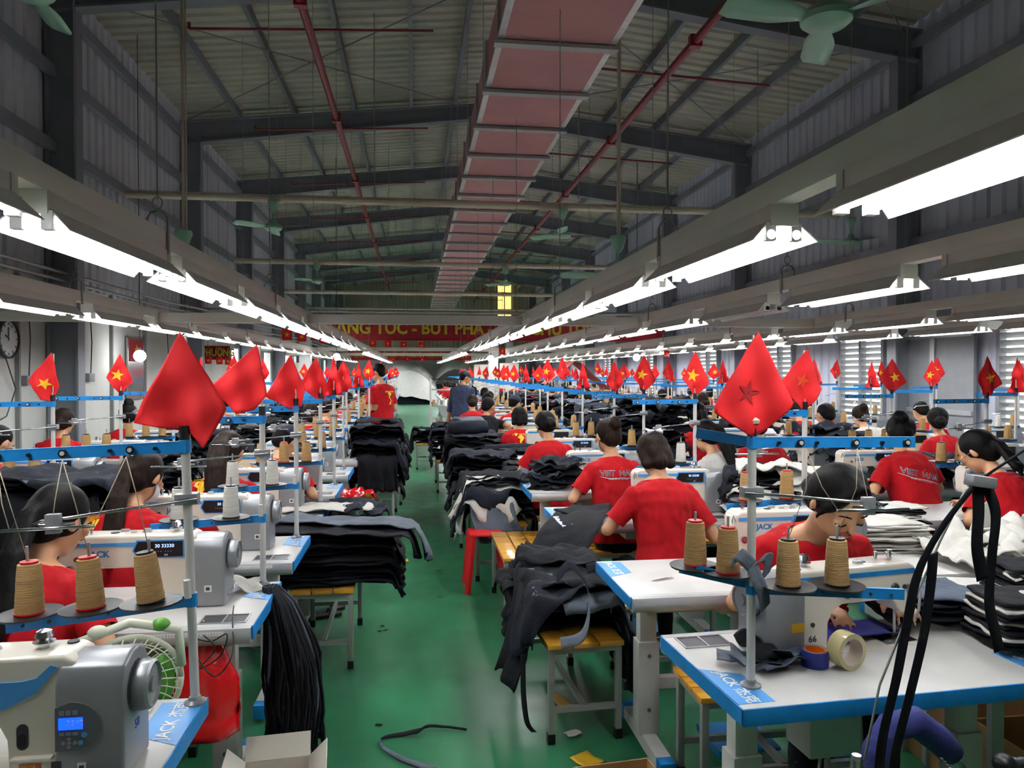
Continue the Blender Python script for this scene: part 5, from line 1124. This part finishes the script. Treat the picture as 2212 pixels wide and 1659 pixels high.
o = garment('plastic_sheet', 'crumpled red plastic sheet on the small bench left of the aisle', (-.62, 7.4), .42, .4, .5, .47, (-.84, -.41, 7.1, 7.75), 76, plasticbag, plasticbag, wr=.07, cat='plastic sheet')
heap('dark garment in the tall pile left of the aisle', 'topmost black garment of the tall pile left of the aisle', 'tall pile left of the aisle', -.62, -.2, 7.85, 9.1, 1.13, 26, 9, MIX, w=.5, l=.72)
heap('dark garment in the low pile beyond the tall pile', 'topmost garment of the low pile beyond the tall pile', 'low pile beyond the tall pile', -.5, -.15, 9.5, 10.4, .85, 10, 10, MIXW)
for k in range(7):
    garment('trouser_leg', 'trouser leg hanging from the tall left pile, %s from the camera' % ORD[k], (-.3+.04*(k % 3), 7.9+.18*k), .24, .85, PI/2+.2*(k % 3-1), .95-.07*(k % 4), (-.62, -.2, 7.85, 9.1), 90+k, *MIX[k % 5], wr=.04, flare=.5, group='trouser legs hanging from the tall pile')
for k in range(3): garment('trouser_leg', 'black leg hanging towards the camera from the tall pile, %s from the left' % ORD[k], (-.5+.13*k, 7.95), .2, 1.0, .05*k, .8, (-.62, -.2, 7.85, 9.1), 98+k, denim2, dback if k == 1 else denim2, wr=.03, flare=.3, group='legs hanging towards the camera')
# piles on tables
def tpile(lab, top, grp, c, n, zt, seed, mats_=MIX, w=.4, l=.55, z0=TH+.004, rj=1.2, wr=.04, sx=.12, sy=.1, sup=None, rz=1.5, fl=.5, merge=None):
    stack(lab, top, grp, c[0]-sx, c[0]+sx, c[1]-sy, c[1]+sy, z0, sup, n, seed, mats_, w=w, l=l, rz=rz, rj=rj, dz=(zt-z0)/n, wr=wr, flare=fl, merge=merge)
tpile('dark garment, big pile behind the nearest left women', 'topmost rumpled garment of the big pile behind the nearest left women', 'big pile behind the nearest left women', (-1.78, 3.98), 18, 1.2, 11, w=.5, l=.8, sup=(-2.15, -1.45, 3.72, 4.22), sx=.08)
tpile('dark scrap in the bundle on the fourth right table', 'topmost scrap with white seam on the fourth right table', 'bundle on the fourth right table', (1.1, 5.78), 10, .99, 12, MIX+[(dback, dback), (dblue, dback)], w=.26, l=.34, wr=.06, sx=.08, sy=.06, sup=(.87, 1.99, 5.5, 6.1))
tpile('folded dark piece on the fifth right table', None, 'folded pieces on the fifth right table', (1.15, 6.9), 4, .83, 13, w=.35, l=.5, sup=(.87, 1.99, 6.6, 7.2), rj=.1)
tpile('folded dark piece on the sixth right table', None, 'folded pieces on the sixth right table', (1.15, 8.0), 5, .86, 14, w=.35, l=.5, sup=(.87, 1.99, 7.7, 8.3), rj=.1)
t = tabW.put((1.15, 8.1-.35, .03), label='white work board with brown wooden edge, right aisle row'); t.scale = (.8, .7, 1)
# side tables between the second and third row, with mixed pile
for k, (x, y) in enumerate(((2.38, 4.55), (2.36, 7.2), (2.36, 8.6), (2.4, 10.2))): tabW.put((x, y, 0), label='white side table under the %s mixed pile right of the first machines' % ORD[k]).scale = (.55, 1.2, 1)
tpile('piece in the mixed pile behind the facing woman', 'topmost white piece of the mixed pile behind the woman facing the camera', 'mixed pile behind the woman facing the camera', (2.3, 4.45), 18, 1.08, 15, MIXW+[(wcloth, wcloth)], w=.34, l=.6, sup=(2.0, 2.7, 4.15, 4.95), wr=.04)
tpile('dark garment, high mound behind the aisle machines', 'topmost garment of the high mound right of the aisle machines', 'high mound right of the aisle machines', (2.3, 7.3), 16, 1.42, 16, MIX, w=.6, l=.8, sup=(2.0, 2.75, 6.85, 7.75), wr=.07)
tpile('dark garment, second mound behind the aisle machines', 'topmost garment of the second mound', 'second mound right of the aisle machines', (2.3, 8.7), 12, 1.3, 17, MIX, w=.6, l=.8, sup=(2.0, 2.75, 8.3, 9.2), wr=.07, merge='tall mound of dark garments behind the right aisle machines, second mound')
tpile('grey or dark garment in the third mound', 'topmost garment of the third mound', 'third mound right of the aisle machines', (2.35, 10.3), 10, 1.3, 18, MIXW, w=.6, l=.7, wr=.07)
for k, (x, y, zt) in enumerate(((4.1, 5.6, 1.0), (4.15, 7.0, 1.15), (4.1, 8.6, 1.1), (5.7, 8.0, 1.0), (-2.0, 6.2, 1.05), (-2.0, 7.8, 1.1), (-1.9, 9.5, 1.1), (2.35, 12.3, 1.3), (2.35, 14.5, 1.3), (4.2, 10.8, 1.2), (4.1, 13.5, 1.25), (-1.95, 12, 1.2), (-1.95, 15, 1.2), (5.75, 11.5, 1.1), (5.75, 15, 1.2), (4.1, 17, 1.2), (2.35, 18, 1.2))):
    tabW.put((x, y, 0), label='white side table, %s of the side tables further back' % ORD[k]).scale = (.5, 1.1, 1)
    tpile('dark garment in %s back pile' % ORD[k], None, '%s back pile' % ORD[k], (x, y), 7, zt, 120+k, MIX if k % 3 else MIXW, w=.45, l=.6, wr=.08, sup=(x-.3, x+.3, y-.35, y+.35), merge='heap of dark garments on the %s side table further back' % ORD[k])
# white cutting tables, right
def wtable(label, c, w, d, rz, h=.8):
    t = thing('cutting_table', label, 'table', (c[0], c[1], 0), rz); MB().b2((-w/2, -d/2, h-.025), (w/2, d/2, h)).obj('table_top', mat('matt_white_board', '#d9d8d3', .4, sc=3), t, bevel=.003)
    for sx in (-1, 1):
        for sy in (-1, 1): MB().b2((sx*(w/2-.06)-.02, sy*(d/2-.06)-.02, 0), (sx*(w/2-.06)+.02, sy*(d/2-.06)+.02, h-.025)).obj('leg', alu, t)
    MB().b2((-w/2+.06, -d/2+.05, h-.08), (w/2-.06, -d/2+.07, h-.025)).obj('apron', alu, t); return t
wtable('white cutting table heaped with white pieces, right of the woman facing the camera', (2.78, 3.36), 1.3, .72, 0)
wtable('turned white cutting table at the right edge with striped bundles', (2.66, 2.52), 1.2, .66, -R(14.6), .803)
c = atz(1925, 1185, .82); tpile('white piece right of the woman facing the camera', 'topmost white piece in the stack right of the woman facing the camera', 'white stack on the cutting table', (c.x, c.y+.1), 17, .95, 30, [(wcloth, wcloth)], w=.24, l=.36, z0=.806, rj=.15, wr=.008, sx=.015, sy=.01, rz=1.5)
tpile('folded black piece on the white stack', 'rolled black piece on the cutting table behind the white stack', 'folded black pieces on the cutting table', (c.x-.02, c.y+.42), 8, 1.02, 31, [(denim2, denim2)], w=.26, l=.36, z0=.806, rj=.2, wr=.03, sx=.02, sy=.02)
tpile('striped piece beside the black mask woman', None, 'black and white pieces on the cutting table', (c.x+.3, c.y+.5), 12, .95, 32, [(denim2, wcloth), (wcloth, denim2)], w=.24, l=.34, z0=.806, rj=.2, wr=.012, sx=.02, sy=.015)
c = atz(2130, 1205, .82)
for k in range(5): garment('lining_piece', 'crumpled white lining before the woman with glasses, %s from the left' % ORD[k], (c.x+.12*k-.1, c.y+.05*(k % 2)), .3, .4, .6*k, .81+.02*k, None, 140+k, wcloth, wcloth, wr=.09, lift=.05, group='crumpled linings on the cutting table')
c = atz(2125, 1170, .82); strip('lining_piece', 'stiff white panel standing up before the woman with glasses', [(c.x, c.y, .81), (c.x+.02, c.y+.01, .9), (c.x+.05, c.y+.03, .98), (c.x+.1, c.y+.05, 1.03)], (.1, .02, 0), wcloth, wcloth, wr=.01, wt=[1.2, 1, .7, .15])
c = atz(2025, 1335, .82)
for k in range(5): garment('denim_bundle_layer', 'folded denim layer beside the striped bundles, %s from the bottom' % ORD[k] if k < 4 else 'topmost pale denim layer beside the striped bundles', (c.x+.02, c.y+.12), .3, .33, PI/2-.15, .805+.022*k, None, 150+k, dblue if k == 4 else denim, denim, wr=.014, group='denim bundle at the table end' if k < 4 else None, lift=-.01)
for b_, (px, py, n0) in enumerate(((2150, 1400, 5), (2175, 1290, 4))):
    c = atz(px, py, .82)
    for k in range(n0*2):
        m = wcloth if k % 3 == 2 else denim2
        garment('facing_piece', '%s piece, %s from the bottom of the %s striped bundle' % ('white' if m is wcloth else 'black', ORD[k], ('front', 'rear')[b_]), (c.x+.22, c.y+.08), .24, .34, PI/2-.2+.04*math.sin(k*2), .806+.016*k, None, 170+20*b_+k, m, m, th=.01, wr=.014, group='%s striped bundle %s' % (('front', 'rear')[b_], 'white' if m is wcloth else 'black'))
# things on the nearest right table
def roll_tape(label, px, py, m, r, wd, rot, z=TH):
    c = atz(px, py, z); t = thing('tape_roll', label, 'tape', (c.x, c.y, z+(r if rot else 0)), .3); t.rotation_euler = (PI/2 if rot else 0, 0, .25 if rot else 0)
    b = MB(); n = 32; ri = r*.74
    vs = []; pr = [(r, -wd/2), (r, wd/2), (ri+.004, wd/2), (ri+.004, -wd/2)]
    if not rot: pr = [(a, z_+wd/2) for a, z_ in pr]
    for a, z_ in pr+[pr[0]]:
        for k in range(n): vs.append((a*math.cos(2*PI*k/n), a*math.sin(2*PI*k/n), z_))
    b.add(vs, [(i*n+k, i*n+(k+1) % n, (i+1)*n+(k+1) % n, (i+1)*n+k) for i in range(4) for k in range(n)]); b.obj('tape', m, t, smooth='auto')
    b = MB(); vs = []; pr = [(ri+.004, -wd/2-.0005), (ri+.004, wd/2+.0005), (ri, wd/2+.0005), (ri, -wd/2-.0005)]
    if not rot: pr = [(a, z_+wd/2) for a, z_ in pr]
    for a, z_ in pr+[pr[0]]:
        for k in range(n): vs.append((a*math.cos(2*PI*k/n), a*math.sin(2*PI*k/n), z_))
    b.add(vs, [(i*n+k, i*n+(k+1) % n, (i+1)*n+(k+1) % n, (i+1)*n+k) for i in range(4) for k in range(n)]); b.obj('core', orange if not rot else mat('core_pinkish', '#cdbfae', .7), t, smooth='auto'); return t
roll_tape('blue tape roll lying flat on the nearest right table', 1760, 1437, tapeb, .041, .05, False)
roll_tape('clear tape roll standing on edge beside the blue tape', 1828, 1442, tapec, .056, .05, True)
c = atz(1640, 1448, TH)
for k, (dx, dy, w_, l_, rz, m, m2, zz, wr_) in enumerate([(0, .04, .07, .22, 1.2, dback, denim, .004, .05), (.08, -.0, .06, .2, 1.9, dblue, dback, .006, .04), (.02, .05, .1, .12, .4, denim2, dback, .02, .07), (.1, .05, .09, .12, 2.4, dblue, denim2, .015, .06), (-.06, .02, .05, .14, 2.6, dback, dblue, .01, .05)]):
    garment('denim_scrap', 'frayed grey denim scrap on the nearest right table, %s' % ['long one by the pole', 'front strip', 'curled black one in the middle', 'wedge shaped one at the right', 'small loop at the left'][k], (c.x+dx, c.y+dy), w_, l_, rz, TH+zz, None, 200+k, m, m2, wr=wr_, th=.003, nu=8, nv=12, cat='scrap')
c = Vector((1.0, 2.12, TH+.28))
for k in range(3): strip('rag', 'grey rag %s tied round the nearest right pole' % ['tail', 'left loop', 'right loop'][k], [[(.965, 2.02, 1.14), (.975, 2.0, 1.10), (.99, 2.0, 1.06), (1.0, 2.01, 1.02)], [(.965, 2.02, 1.14), (.94, 2.02, 1.165), (.925, 2.03, 1.175), (.92, 2.03, 1.15)], [(.975, 2.02, 1.14), (.995, 2.01, 1.165), (1.01, 2.01, 1.16), (1.0, 2.01, 1.11)]][k], (.014, 0, .014), dback, alu if False else dback, .003, .004, nu=4, cat='rag')
strip('denim_panel', 'dark panel being sewn under the needle of the nearest right machine', [(1.3, 2.33, TH+.005), (1.42, 2.36, TH+.03), (1.55, 2.4, TH+.02), (1.68, 2.44, TH+.008)], (-.02, .07, 0), denim, tapeb, wr=.008, th=.004)
text('66', .045, darkp, o_ := bpy.data.objects.new('number_mark', None), Matrix.Identity(4)) if False else None
mk = text_mesh('66', .032, .0004); mk.materials.append(darkp)
o = link(bpy.data.objects.new('lettering', mk), None); R1M = Matrix.Translation((1.395, 2.33, TH)) @ Matrix.Rotation(PI+R(9), 4, 'Z')
r1m = [q for q in bpy.data.objects if q.name.startswith('sewing_machine') and q.get('label', '').startswith('cream sewing machine seen from behind')][0]; o.parent = r1m; o.matrix_local = TM((.12, .0595, .05), PI/2, 0, PI)
c = atz(1430, 1253, TH); t = thing('thread_snips', 'steel thread snips on the second right table', 'scissors', (c.x, c.y, TH), .35)
for s_ in (-1, 1): MB().add([(-.06, 0, .002), (-.01, s_*.006, .002), (.06, s_*.008, .002), (.06, s_*.002, .002), (-.06, 0, .005), (-.01, s_*.006, .005), (.06, s_*.008, .006), (.06, s_*.002, .006)], [(3, 2, 1, 0), (4, 5, 6, 7), (0, 1, 5, 4), (1, 2, 6, 5), (2, 3, 7, 6), (3, 0, 4, 7)]).obj('blade', chrome, t)
# foreground: rod with hanging zip tapes, blue sleeve arm
Y0 = 1.5
def fp(px, py, y=Y0): return aty(px, py, y)
t = thing('tape_holder', 'thin steel rod with a clamp holding dark zip tapes in the right foreground', 'holder', fp(1850, 1659, Y0).to_tuple())
base = Vector(t.location)
MB().tube([p-base for p in (fp(1845, 1750), fp(1900, 1480), fp(1960, 1330), fp(2030, 1170), fp(2085, 1060), fp(2110, 1035))], .0028, 6).obj('rod', steel, t, smooth=True)
MB().lathe([(.012, -.03), (.014, -.02), (.012, -.015), (.014, -.005), (.012, 0), (.014, .01), (.01, .02)], c=fp(1850, 1650)-base, n=12).obj('spring_nut', chrome, t, smooth='auto')
MB().box(fp(2118, 1040)-base, (.06, .03, .025), rot=(0, .15, 0)).obj('clamp', ggrey, t, bevel=.003)
for k, (pts, w_, lb) in enumerate([([(2105, 1048), (2040, 1130), (1985, 1230), (1960, 1340), (1935, 1470), (1905, 1600), (1895, 1720)], .012, 'left zip tape running from the clamp down past the table edge'), ([(2015, 1195), (2010, 1260), (1995, 1370), (1965, 1500), (1935, 1620), (1920, 1720)], .012, 'second zip tape running down beside the left one'),
        ([(2112, 1050), (2113, 1110), (2110, 1180), (2122, 1252)], .014, 'short zip tape hanging straight from the clamp'), ([(2130, 1050), (2150, 1110), (2142, 1200), (2136, 1300), (2150, 1370), (2158, 1405)], .012, 'long zip tape hanging right of the short one'), ([(2112, 1042), (2150, 1015), (2212, 975), (2300, 920)], .014, 'wide zip tape leading out at the right edge')]):
    strip('zip_tape', lb, [fp(*p, Y0-.01+.006*k) for p in pts], (w_, 0, w_*.35), denim, denim2, .002, .0015, nu=2, cat='tape')
t = thing('folder_arm', 'blue cloth sleeved arm with chrome spring at the bottom right', 'arm', fp(1950, 1659, 1.75).to_tuple()); base = Vector(t.location)
q = [fp(1885, 1720, 1.75)-base, fp(1895, 1620, 1.75)-base, fp(1925, 1570, 1.75)-base, fp(1975, 1558, 1.75)-base, fp(2030, 1600, 1.75)-base, fp(2055, 1628, 1.75)-base]
MB().tube(q, [.034, .036, .037, .038, .036, .033], 14).obj('sleeve', bluecl, t, smooth=True)
MB().tube([fp(2050, 1622, 1.75)-base, fp(2100, 1690, 1.75)-base], .012, 10).obj('rod', chrome, t, smooth='auto')
b = MB()
for k in range(10): b.ell(fp(2035+k*6, 1638+k*7, 1.73)-base, (.005, .005, .005), 8, 6)
b.obj('spring', chrome, t, smooth=True)
t = thing('folder_arm', 'black knob on a ribbed lever at the bottom right corner', 'lever', fp(2170, 1650, 1.75).to_tuple()); MB().ell((0, 0, 0), (.03, .03, .026)).obj('knob', black, t, smooth=True); MB().lathe([(.012, .02), (.015, .03), (.012, .04), (.015, .05), (.012, .06), (.015, .07), (.012, .08), (.015, .1)], axis='x', n=12).obj('lever', dgrey, t, smooth='auto')
# left foreground: fan, red bag, hanging strips, cartons
t = thing('desk_fan', 'cream and green caged fan behind the nearest left machine', 'fan', (-.855, 2.36, .755)); t.rotation_euler = (0, 0, .3); t.scale = (1.13,)*3
FA = .125
for q, yy in ((0, -.04), (1, .04)):
    b = MB()
    for k in range(26):
        a = 2*PI*k/26; b.tube([(.03*math.cos(a+.5), yy*1.25, .03*math.sin(a+.5)), (.085*math.cos(a+.2), yy*1.1, .085*math.sin(a+.2)), (FA*math.cos(a), yy*.3, FA*math.sin(a))], .0018, 5)
    for r in (.06, .09, .115): b.tube([(r*math.cos(2*PI*k/24), yy*(1.3-r*6*.8 if r < .1 else .6), r*math.sin(2*PI*k/24)) for k in range(25)], .0015, 4)
    b.obj('cage', creamp, t, smooth=True)['kind'] = 'stuff'
MB().tube([(FA*math.cos(2*PI*k/32), 0, FA*math.sin(2*PI*k/32)) for k in range(33)], .008, 8).obj('rim', creamp, t, smooth=True)
for k in range(3):
    a = 2*PI*k/3
    MB().cloth(lambda u, v, a=a: ((.02+.09*v)*math.cos(a+(u-.5)*1.4), .02*(u-.5), (.02+.09*v)*math.sin(a+(u-.5)*1.4)), 5, 4, .003).obj('blade', greenp, t, smooth=True)
MB().cyl((0, -.03, 0), (0, .07, 0), .028, n=14).obj('hub', creamp, t, smooth='auto')
MB().tube([(-.125, 0, .03), (-.12, 0, .13), (0, 0, .165), (.12, 0, .13), (.125, 0, .03)], .013, 8).obj('handle', creamp, t, smooth=True)
for s_ in (-1, 1): MB().ell((s_*.075, 0, .15), (.025, .02, .018)).obj('corner_bulge', greenp if s_ > 0 else creamp, t, smooth=True)
MB().lathe([(.1, -.325), (.1, -.31), (.03, -.29), (.02, -.13)], n=20).obj('stand', creamp, t, smooth='auto')
tag(MB().tube(crv([(-.86, 2.16, TH+.006), (-.8, 2.1, TH+.006), (-.74, 2.15, TH+.02), (-.71, 2.1, TH+.006), (-.75, 1.95, TH+.006), (-.8, 1.9, TH+.006), (-.73, 1.88, TH+.006)]), .003, 6).obj('cable', creamp, smooth=True), 'cream fan cable looping over the nearest left table', 'cable')
tag(MB().tube(crv([(-.74, 2.72, TH-.01), (-.7, 2.72, .72), (-.75, 2.7, .66), (-.68, 2.7, .7), (-.66, 2.72, .77), (-.72, 2.74, .74), (-.78, 2.7, .76), (-.7, 2.68, .64), (-.64, 2.7, .7), (-.66, 2.8, .8), (-.69, 2.95, .8)]), .0025, 6).obj('cable', black, smooth=True), 'black cable looped at the edge of the second left table', 'cable')
t = thing('carrier_bag', 'shiny red plastic bag hanging from the second left table', 'bag', (-.77, 2.84, .36))
def bagf(u, v):
    a = 2*PI*u; r = (.05+.09*math.sin(min(1, (1-v)*1.25+.05)*PI*.62))*(1+.1*fbm(u*7, v*6)+.06*math.sin(a*5+v*3)); return (r*.85*math.cos(a), r*.55*math.sin(a), v*.36)
MB().cloth(bagf, 28, 16, .002).obj('bag_body', plasticbag, t, smooth=True)
for s_ in (-1, 1): MB().tube([(s_*.03, 0, .35), (s_*.035, 0, .39), (0, 0, .42)], .006, 6).obj('handle', plasticbag, t)
garment('plastic_bag', 'clear plastic bag lying on the second left table', (-.83, 3.12), .2, .17, .3, TH+.004, None, 300, clearbag, clearbag, wr=.06, th=.002, cat='bag')
garment('rag', 'white rag at the foot of the second left pole', (-.72, 3.24), .16, .14, .3, TH+.004, None, 301, wcloth, wcloth, wr=.05, th=.003, cat='rag')
b = MB(); rs = random.Random(5)
for k in range(170):
    a = rs.uniform(0, 2*PI); r = rs.random()**.5; x0, y0 = -.60+.03*math.cos(a)*r, 3.2+.03*math.sin(a)*r; x1, y1 = -.5+.115*math.cos(a)*r, 3.12+.13*math.sin(a)*r; zb = rs.uniform(.05, .3); ph = rs.random()*6
    pts = []
    for q in range(9):
        v = q/8; e = min(1, v*2.2)**.7; pts.append((x0+(x1-x0)*e+.014*math.sin(v*9+ph)*v, y0+(y1-y0)*e+.014*math.cos(v*8+ph)*v, .8-(.8-zb)*v+.02*math.sin(v*3)*(v < .2)))
    b.tube(pts, .0065, 4, mi=rs.choice((0, 0, 0, 0, 1)), flat=.35)
o = tag(b.obj('binding_strips', [denim2, dback], smooth=True), 'bunch of black cloth strips hanging from the second left table to the floor', 'strips', None, 'stuff')
def carton(name, label, x0, x1, y0, y1, h, m, rz=0, flap=True, inner=None):
    t = thing(name, label, 'box', ((x0+x1)/2, (y0+y1)/2, 0), rz); W, D = (x1-x0)/2, (y1-y0)/2
    for s_ in (-1, 1):
        MB().b2((s_*W-.003, -D, 0), (s_*W+.003, D, h)).obj('side', m, t); MB().b2((-W, s_*D-.003, 0), (W, s_*D+.003, h)).obj('side', m, t)
    MB().b2((-W, -D, 0), (W, D, .005)).obj('bottom', inner or m, t)
    if flap:
        for s_ in (-1, 1): MB().box((s_*(W+.03), 0, h+.03), (.09, D*2, .004), rot=(0, -s_*.75, 0)).obj('flap', m, t)
        MB().box((0, D+.03, h+.035), (W*2, .09, .004), rot=(.85, 0, 0)).obj('flap', m, t)
    return t
carton('carton', 'open white carton on the floor under the hanging strips', -.62, -.38, 2.5, 2.9, .22, wcart, .1, True, carton_in := woodb)
carton('carton', 'brown carton just showing at the bottom of the picture', .62, .93, 2.45, 2.8, .17, mat('cardboard', '#b58f60'), .1, False)
carton('carton', 'brown carton under the right end of the cutting table', 2.15, 2.6, 2.2, 2.6, .35, mat('cardboard', '#b58f60'), 0, False)
carton('carton', 'brown carton behind the right table leg', 2.2, 2.6, 2.7, 3.1, .3, mat('cardboard', '#b58f60'), 0, False)
# floor litter
strip('floor_strip', 'knotted black strip lying on the green aisle floor', [atz(1008, 1576, .012), atz(930, 1568, .02), atz(905, 1578, .03), atz(870, 1585, .012), atz(832, 1592, .012), atz(822, 1603, .012), atz(835, 1622, .012), atz(870, 1640, .012), atz(940, 1665, .012)], (.004, .012, .004), denim2, dback, .004, .004, nu=2, cat='strip', wt=[.4, .6, 1.2, .9, .7, .8, .8, 1, 1.2])
for k, (px, py, m, w_, l_, rz, lb) in enumerate([(876, 1212, yellow, .05, .09, .1, 'yellow tape scrap in the middle of the aisle'), (946, 1234, wcloth, .05, .03, .2, 'white scrap in the aisle right of the yellow tape'), (718, 1283, yellow, .05, .08, -.4, 'yellow tape scrap under the left bench'), (1213, 1518, yellow, .07, .2, .3, 'yellow tape strip under the nearest bench'),
        (1268, 1643, yellow, .1, .12, .5, 'yellow tape scrap beside the bottom carton'), (1236, 1592, wcloth, .07, .05, .2, 'crumpled white rag beside the bench leg'), (1262, 1390, wcloth, .04, .02, .2, 'white scrap behind the nearest bench'), (826, 1353, denim2, .02, .02, .2, 'tiny dark scrap in the aisle, upper'), (820, 1364, denim2, .03, .015, .8, 'tiny dark scrap in the aisle, middle'), (832, 1362, denim2, .03, .015, .5, 'tiny dark scrap in the aisle, right'), (818, 1567, denim2, .03, .02, -.3, 'tiny dark scrap left of the knotted strip'), (950, 1290, dback, .03, .01, .3, 'pale thread end in the aisle')]):
    c = atz(px, py, 0); garment('floor_scrap', lb, (c.x, c.y), w_, l_, rz, .004+.0*k, None, 400+k, m, m, wr=.004 if m is not wcloth else .03, th=.002, nu=5, nv=6, cat='scrap')
for k, (px, py) in enumerate(((700, 1334), (712, 1322))):
    c = atz(px, py, 0); t = thing('sandal', '%s black sandal on the floor under the left bench' % ('front', 'rear')[k], 'sandal', (c.x, c.y, 0), -1.2+k*.3)
    MB().prism([(x*.8, y) for x, y in rounded(.09, .25, .044, 6)], 0, .025, 'z').obj('sole', black, t); MB().tube([(-.035, .03, .025), (-.02, .04, .055), (.02, .04, .055), (.035, .03, .025)], .009, 6).obj('strap', dgrey, t)
# far end: tarpaulin pile, rack, red shelter
t = thing('tarpaulin_pile', 'silver tarpaulin covering a tall pile at the far end of the aisle', 'pile', (0, 40.5, 0))
def tp(u, v):
    x = -2.3+3.6*u; k = math.sin(PI*u)**.5 if 0 < u < 1 else 0; return (x, (v-.5)*3.2, .45+(2.25-.5*u)*k*(.3+.7*math.sin(PI*v)**.35)+.12*fbm(u*9, v*9)-.25*abs(v-.5)-(.5 if v < .05 else 0))
MB().cloth(tp, 26, 14, .02).obj('tarpaulin', silver, t, smooth=False); MB().b2((-2.0, -1.2, 0), (1.1, 1.2, .75)).obj('bale', denim, t, bevel=.08, seg=2)
t = thing('tarpaulin_pile', 'second silver covered pile right behind the first at the far end', 'pile', (2.3, 41, 0)); MB().cloth(lambda u, v: (-1.3+2.6*u, (v-.5)*2.5, .9+1.6*math.sin(PI*u)**.6*(.6+.4*math.sin(PI*v))+.1*fbm(u*8, v*8, 3)), 20, 10, .02).obj('tarpaulin', silver, t); MB().b2((-1.1, -1, 0), (1.1, 1, 1.0)).obj('bale', denim2, t, bevel=.08)
t = thing('steel_rack', 'tall white rack of spools at the right side of the aisle', 'rack', (.75, 16.2, 0))
for sx in (-.4, .4):
    for sy in (-.25, .25): MB().b2((sx-.015, sy-.015, 0), (sx+.015, sy+.015, 1.55)).obj('post', white, t)
for z in (.55, .95, 1.3, 1.53): MB().b2((-.4, -.25, z), (.4, .25, z+.02)).obj('shelf', alu if z < 1.5 else denim, t)
for k in range(28): (conF['white' if k % 3 else 'tan']).put((.42+(k % 7)*.105, 16.05+(k//7 % 2)*.13, .97 if k < 14 else .572), label='spool, %s from the top left on the white rack' % ORD[k], group='spools on the white rack')
t = thing('red_shelter', 'brick red sheet hung over a frame among the far right machines', 'sheet', (3.3, 15.0, 1.2)); MB().cloth(lambda u, v: ((u-.5)*1.3, (v-.5)*.8, .75-.55*abs(u-.45)*2+.04*fbm(u*6, v*6)), 12, 6, .01).obj('sheet', tentm, t); 
for s_ in (-1, 1): MB().cyl((s_*.6, 0, -1.2), (s_*.6, 0, .3), .02, n=6).obj('post', steel, t)
for k, (px, py, y) in enumerate(((1065, 800, 22), (660, 790, 20), (1100, 800, 30))):
    P = aty(px, py, y); struct(MB().b2((P.x-.14, y-.14, 0), (P.x+.14, y+.14, 2.9)).obj('trim_4', mat('pillar_pale', '#c2c5c4', .7)))
for k, (px, py, m_) in enumerate(((1045, 815, 0), (1100, 812, 0), (655, 812, 0))):
    P = aty(px, py, 23.0); tag(MB().b2((P.x-.3, 23, P.z-.4), (P.x+.3, 23.03, P.z+.4)).b2((P.x-.02, 23.03, 0), (P.x+.02, 23.06, P.z)).obj('notice_board', wcart), 'white notice board %s' % ['by the far right pillar', 'right of the far pillar', 'left of the aisle far back'][k], 'board')
# thread strands: cone -> guide rod -> eyelets
def strands(root, base, f, xs, lean=0):
    for x in xs:
        p = Vector((f*x, -.045, .44)); g = Vector((f*(.3+.1*(x-.24)/.15), -.11, .535)); u = Vector((f*(.13+.155*(xs.index(x))), -.07, .70))
        MB().tube([p, (p+u)/2+Vector((.01, -.03, .02)), u], .0013, 4).tube([u, (u+g)/2+Vector((.012*math.sin(x*40), -.01, -.02)), g], .0013, 4).obj('thread_strand', tcol, root, smooth=True)
strands(st1, None, -1, [.09, .24, .39]); strands(st, None, 1, [.09, .24, .39][:2])
for lamp_ in []: pass

garment('dark_cloth', 'shiny black cloth under the needle of the nearest left machine', (-1.2, 1.72), .22, .3, .4, TH+.01, None, 333, denim2, denim2, wr=.06, lift=.05, cat='cloth')

for k, (dx, dy, rz, z) in enumerate([(-.1, -.12, 1.2, 1.09), (.1, -.15, 1.8, 1.05), (0, -.2, .9, .98), (-.18, -.22, 1.6, .9), (.14, -.22, 1.3, .88)]):
    garment('lining', 'white folded piece poking out of the mixed pile, %s from the top' % ORD[k], (2.28+dx, 4.42+dy), .26, .42, rz, z, (2.0, 2.7, 4.0, 4.95), 500+k, wcloth, dback if k % 2 else wcloth, wr=.05, lift=.03)
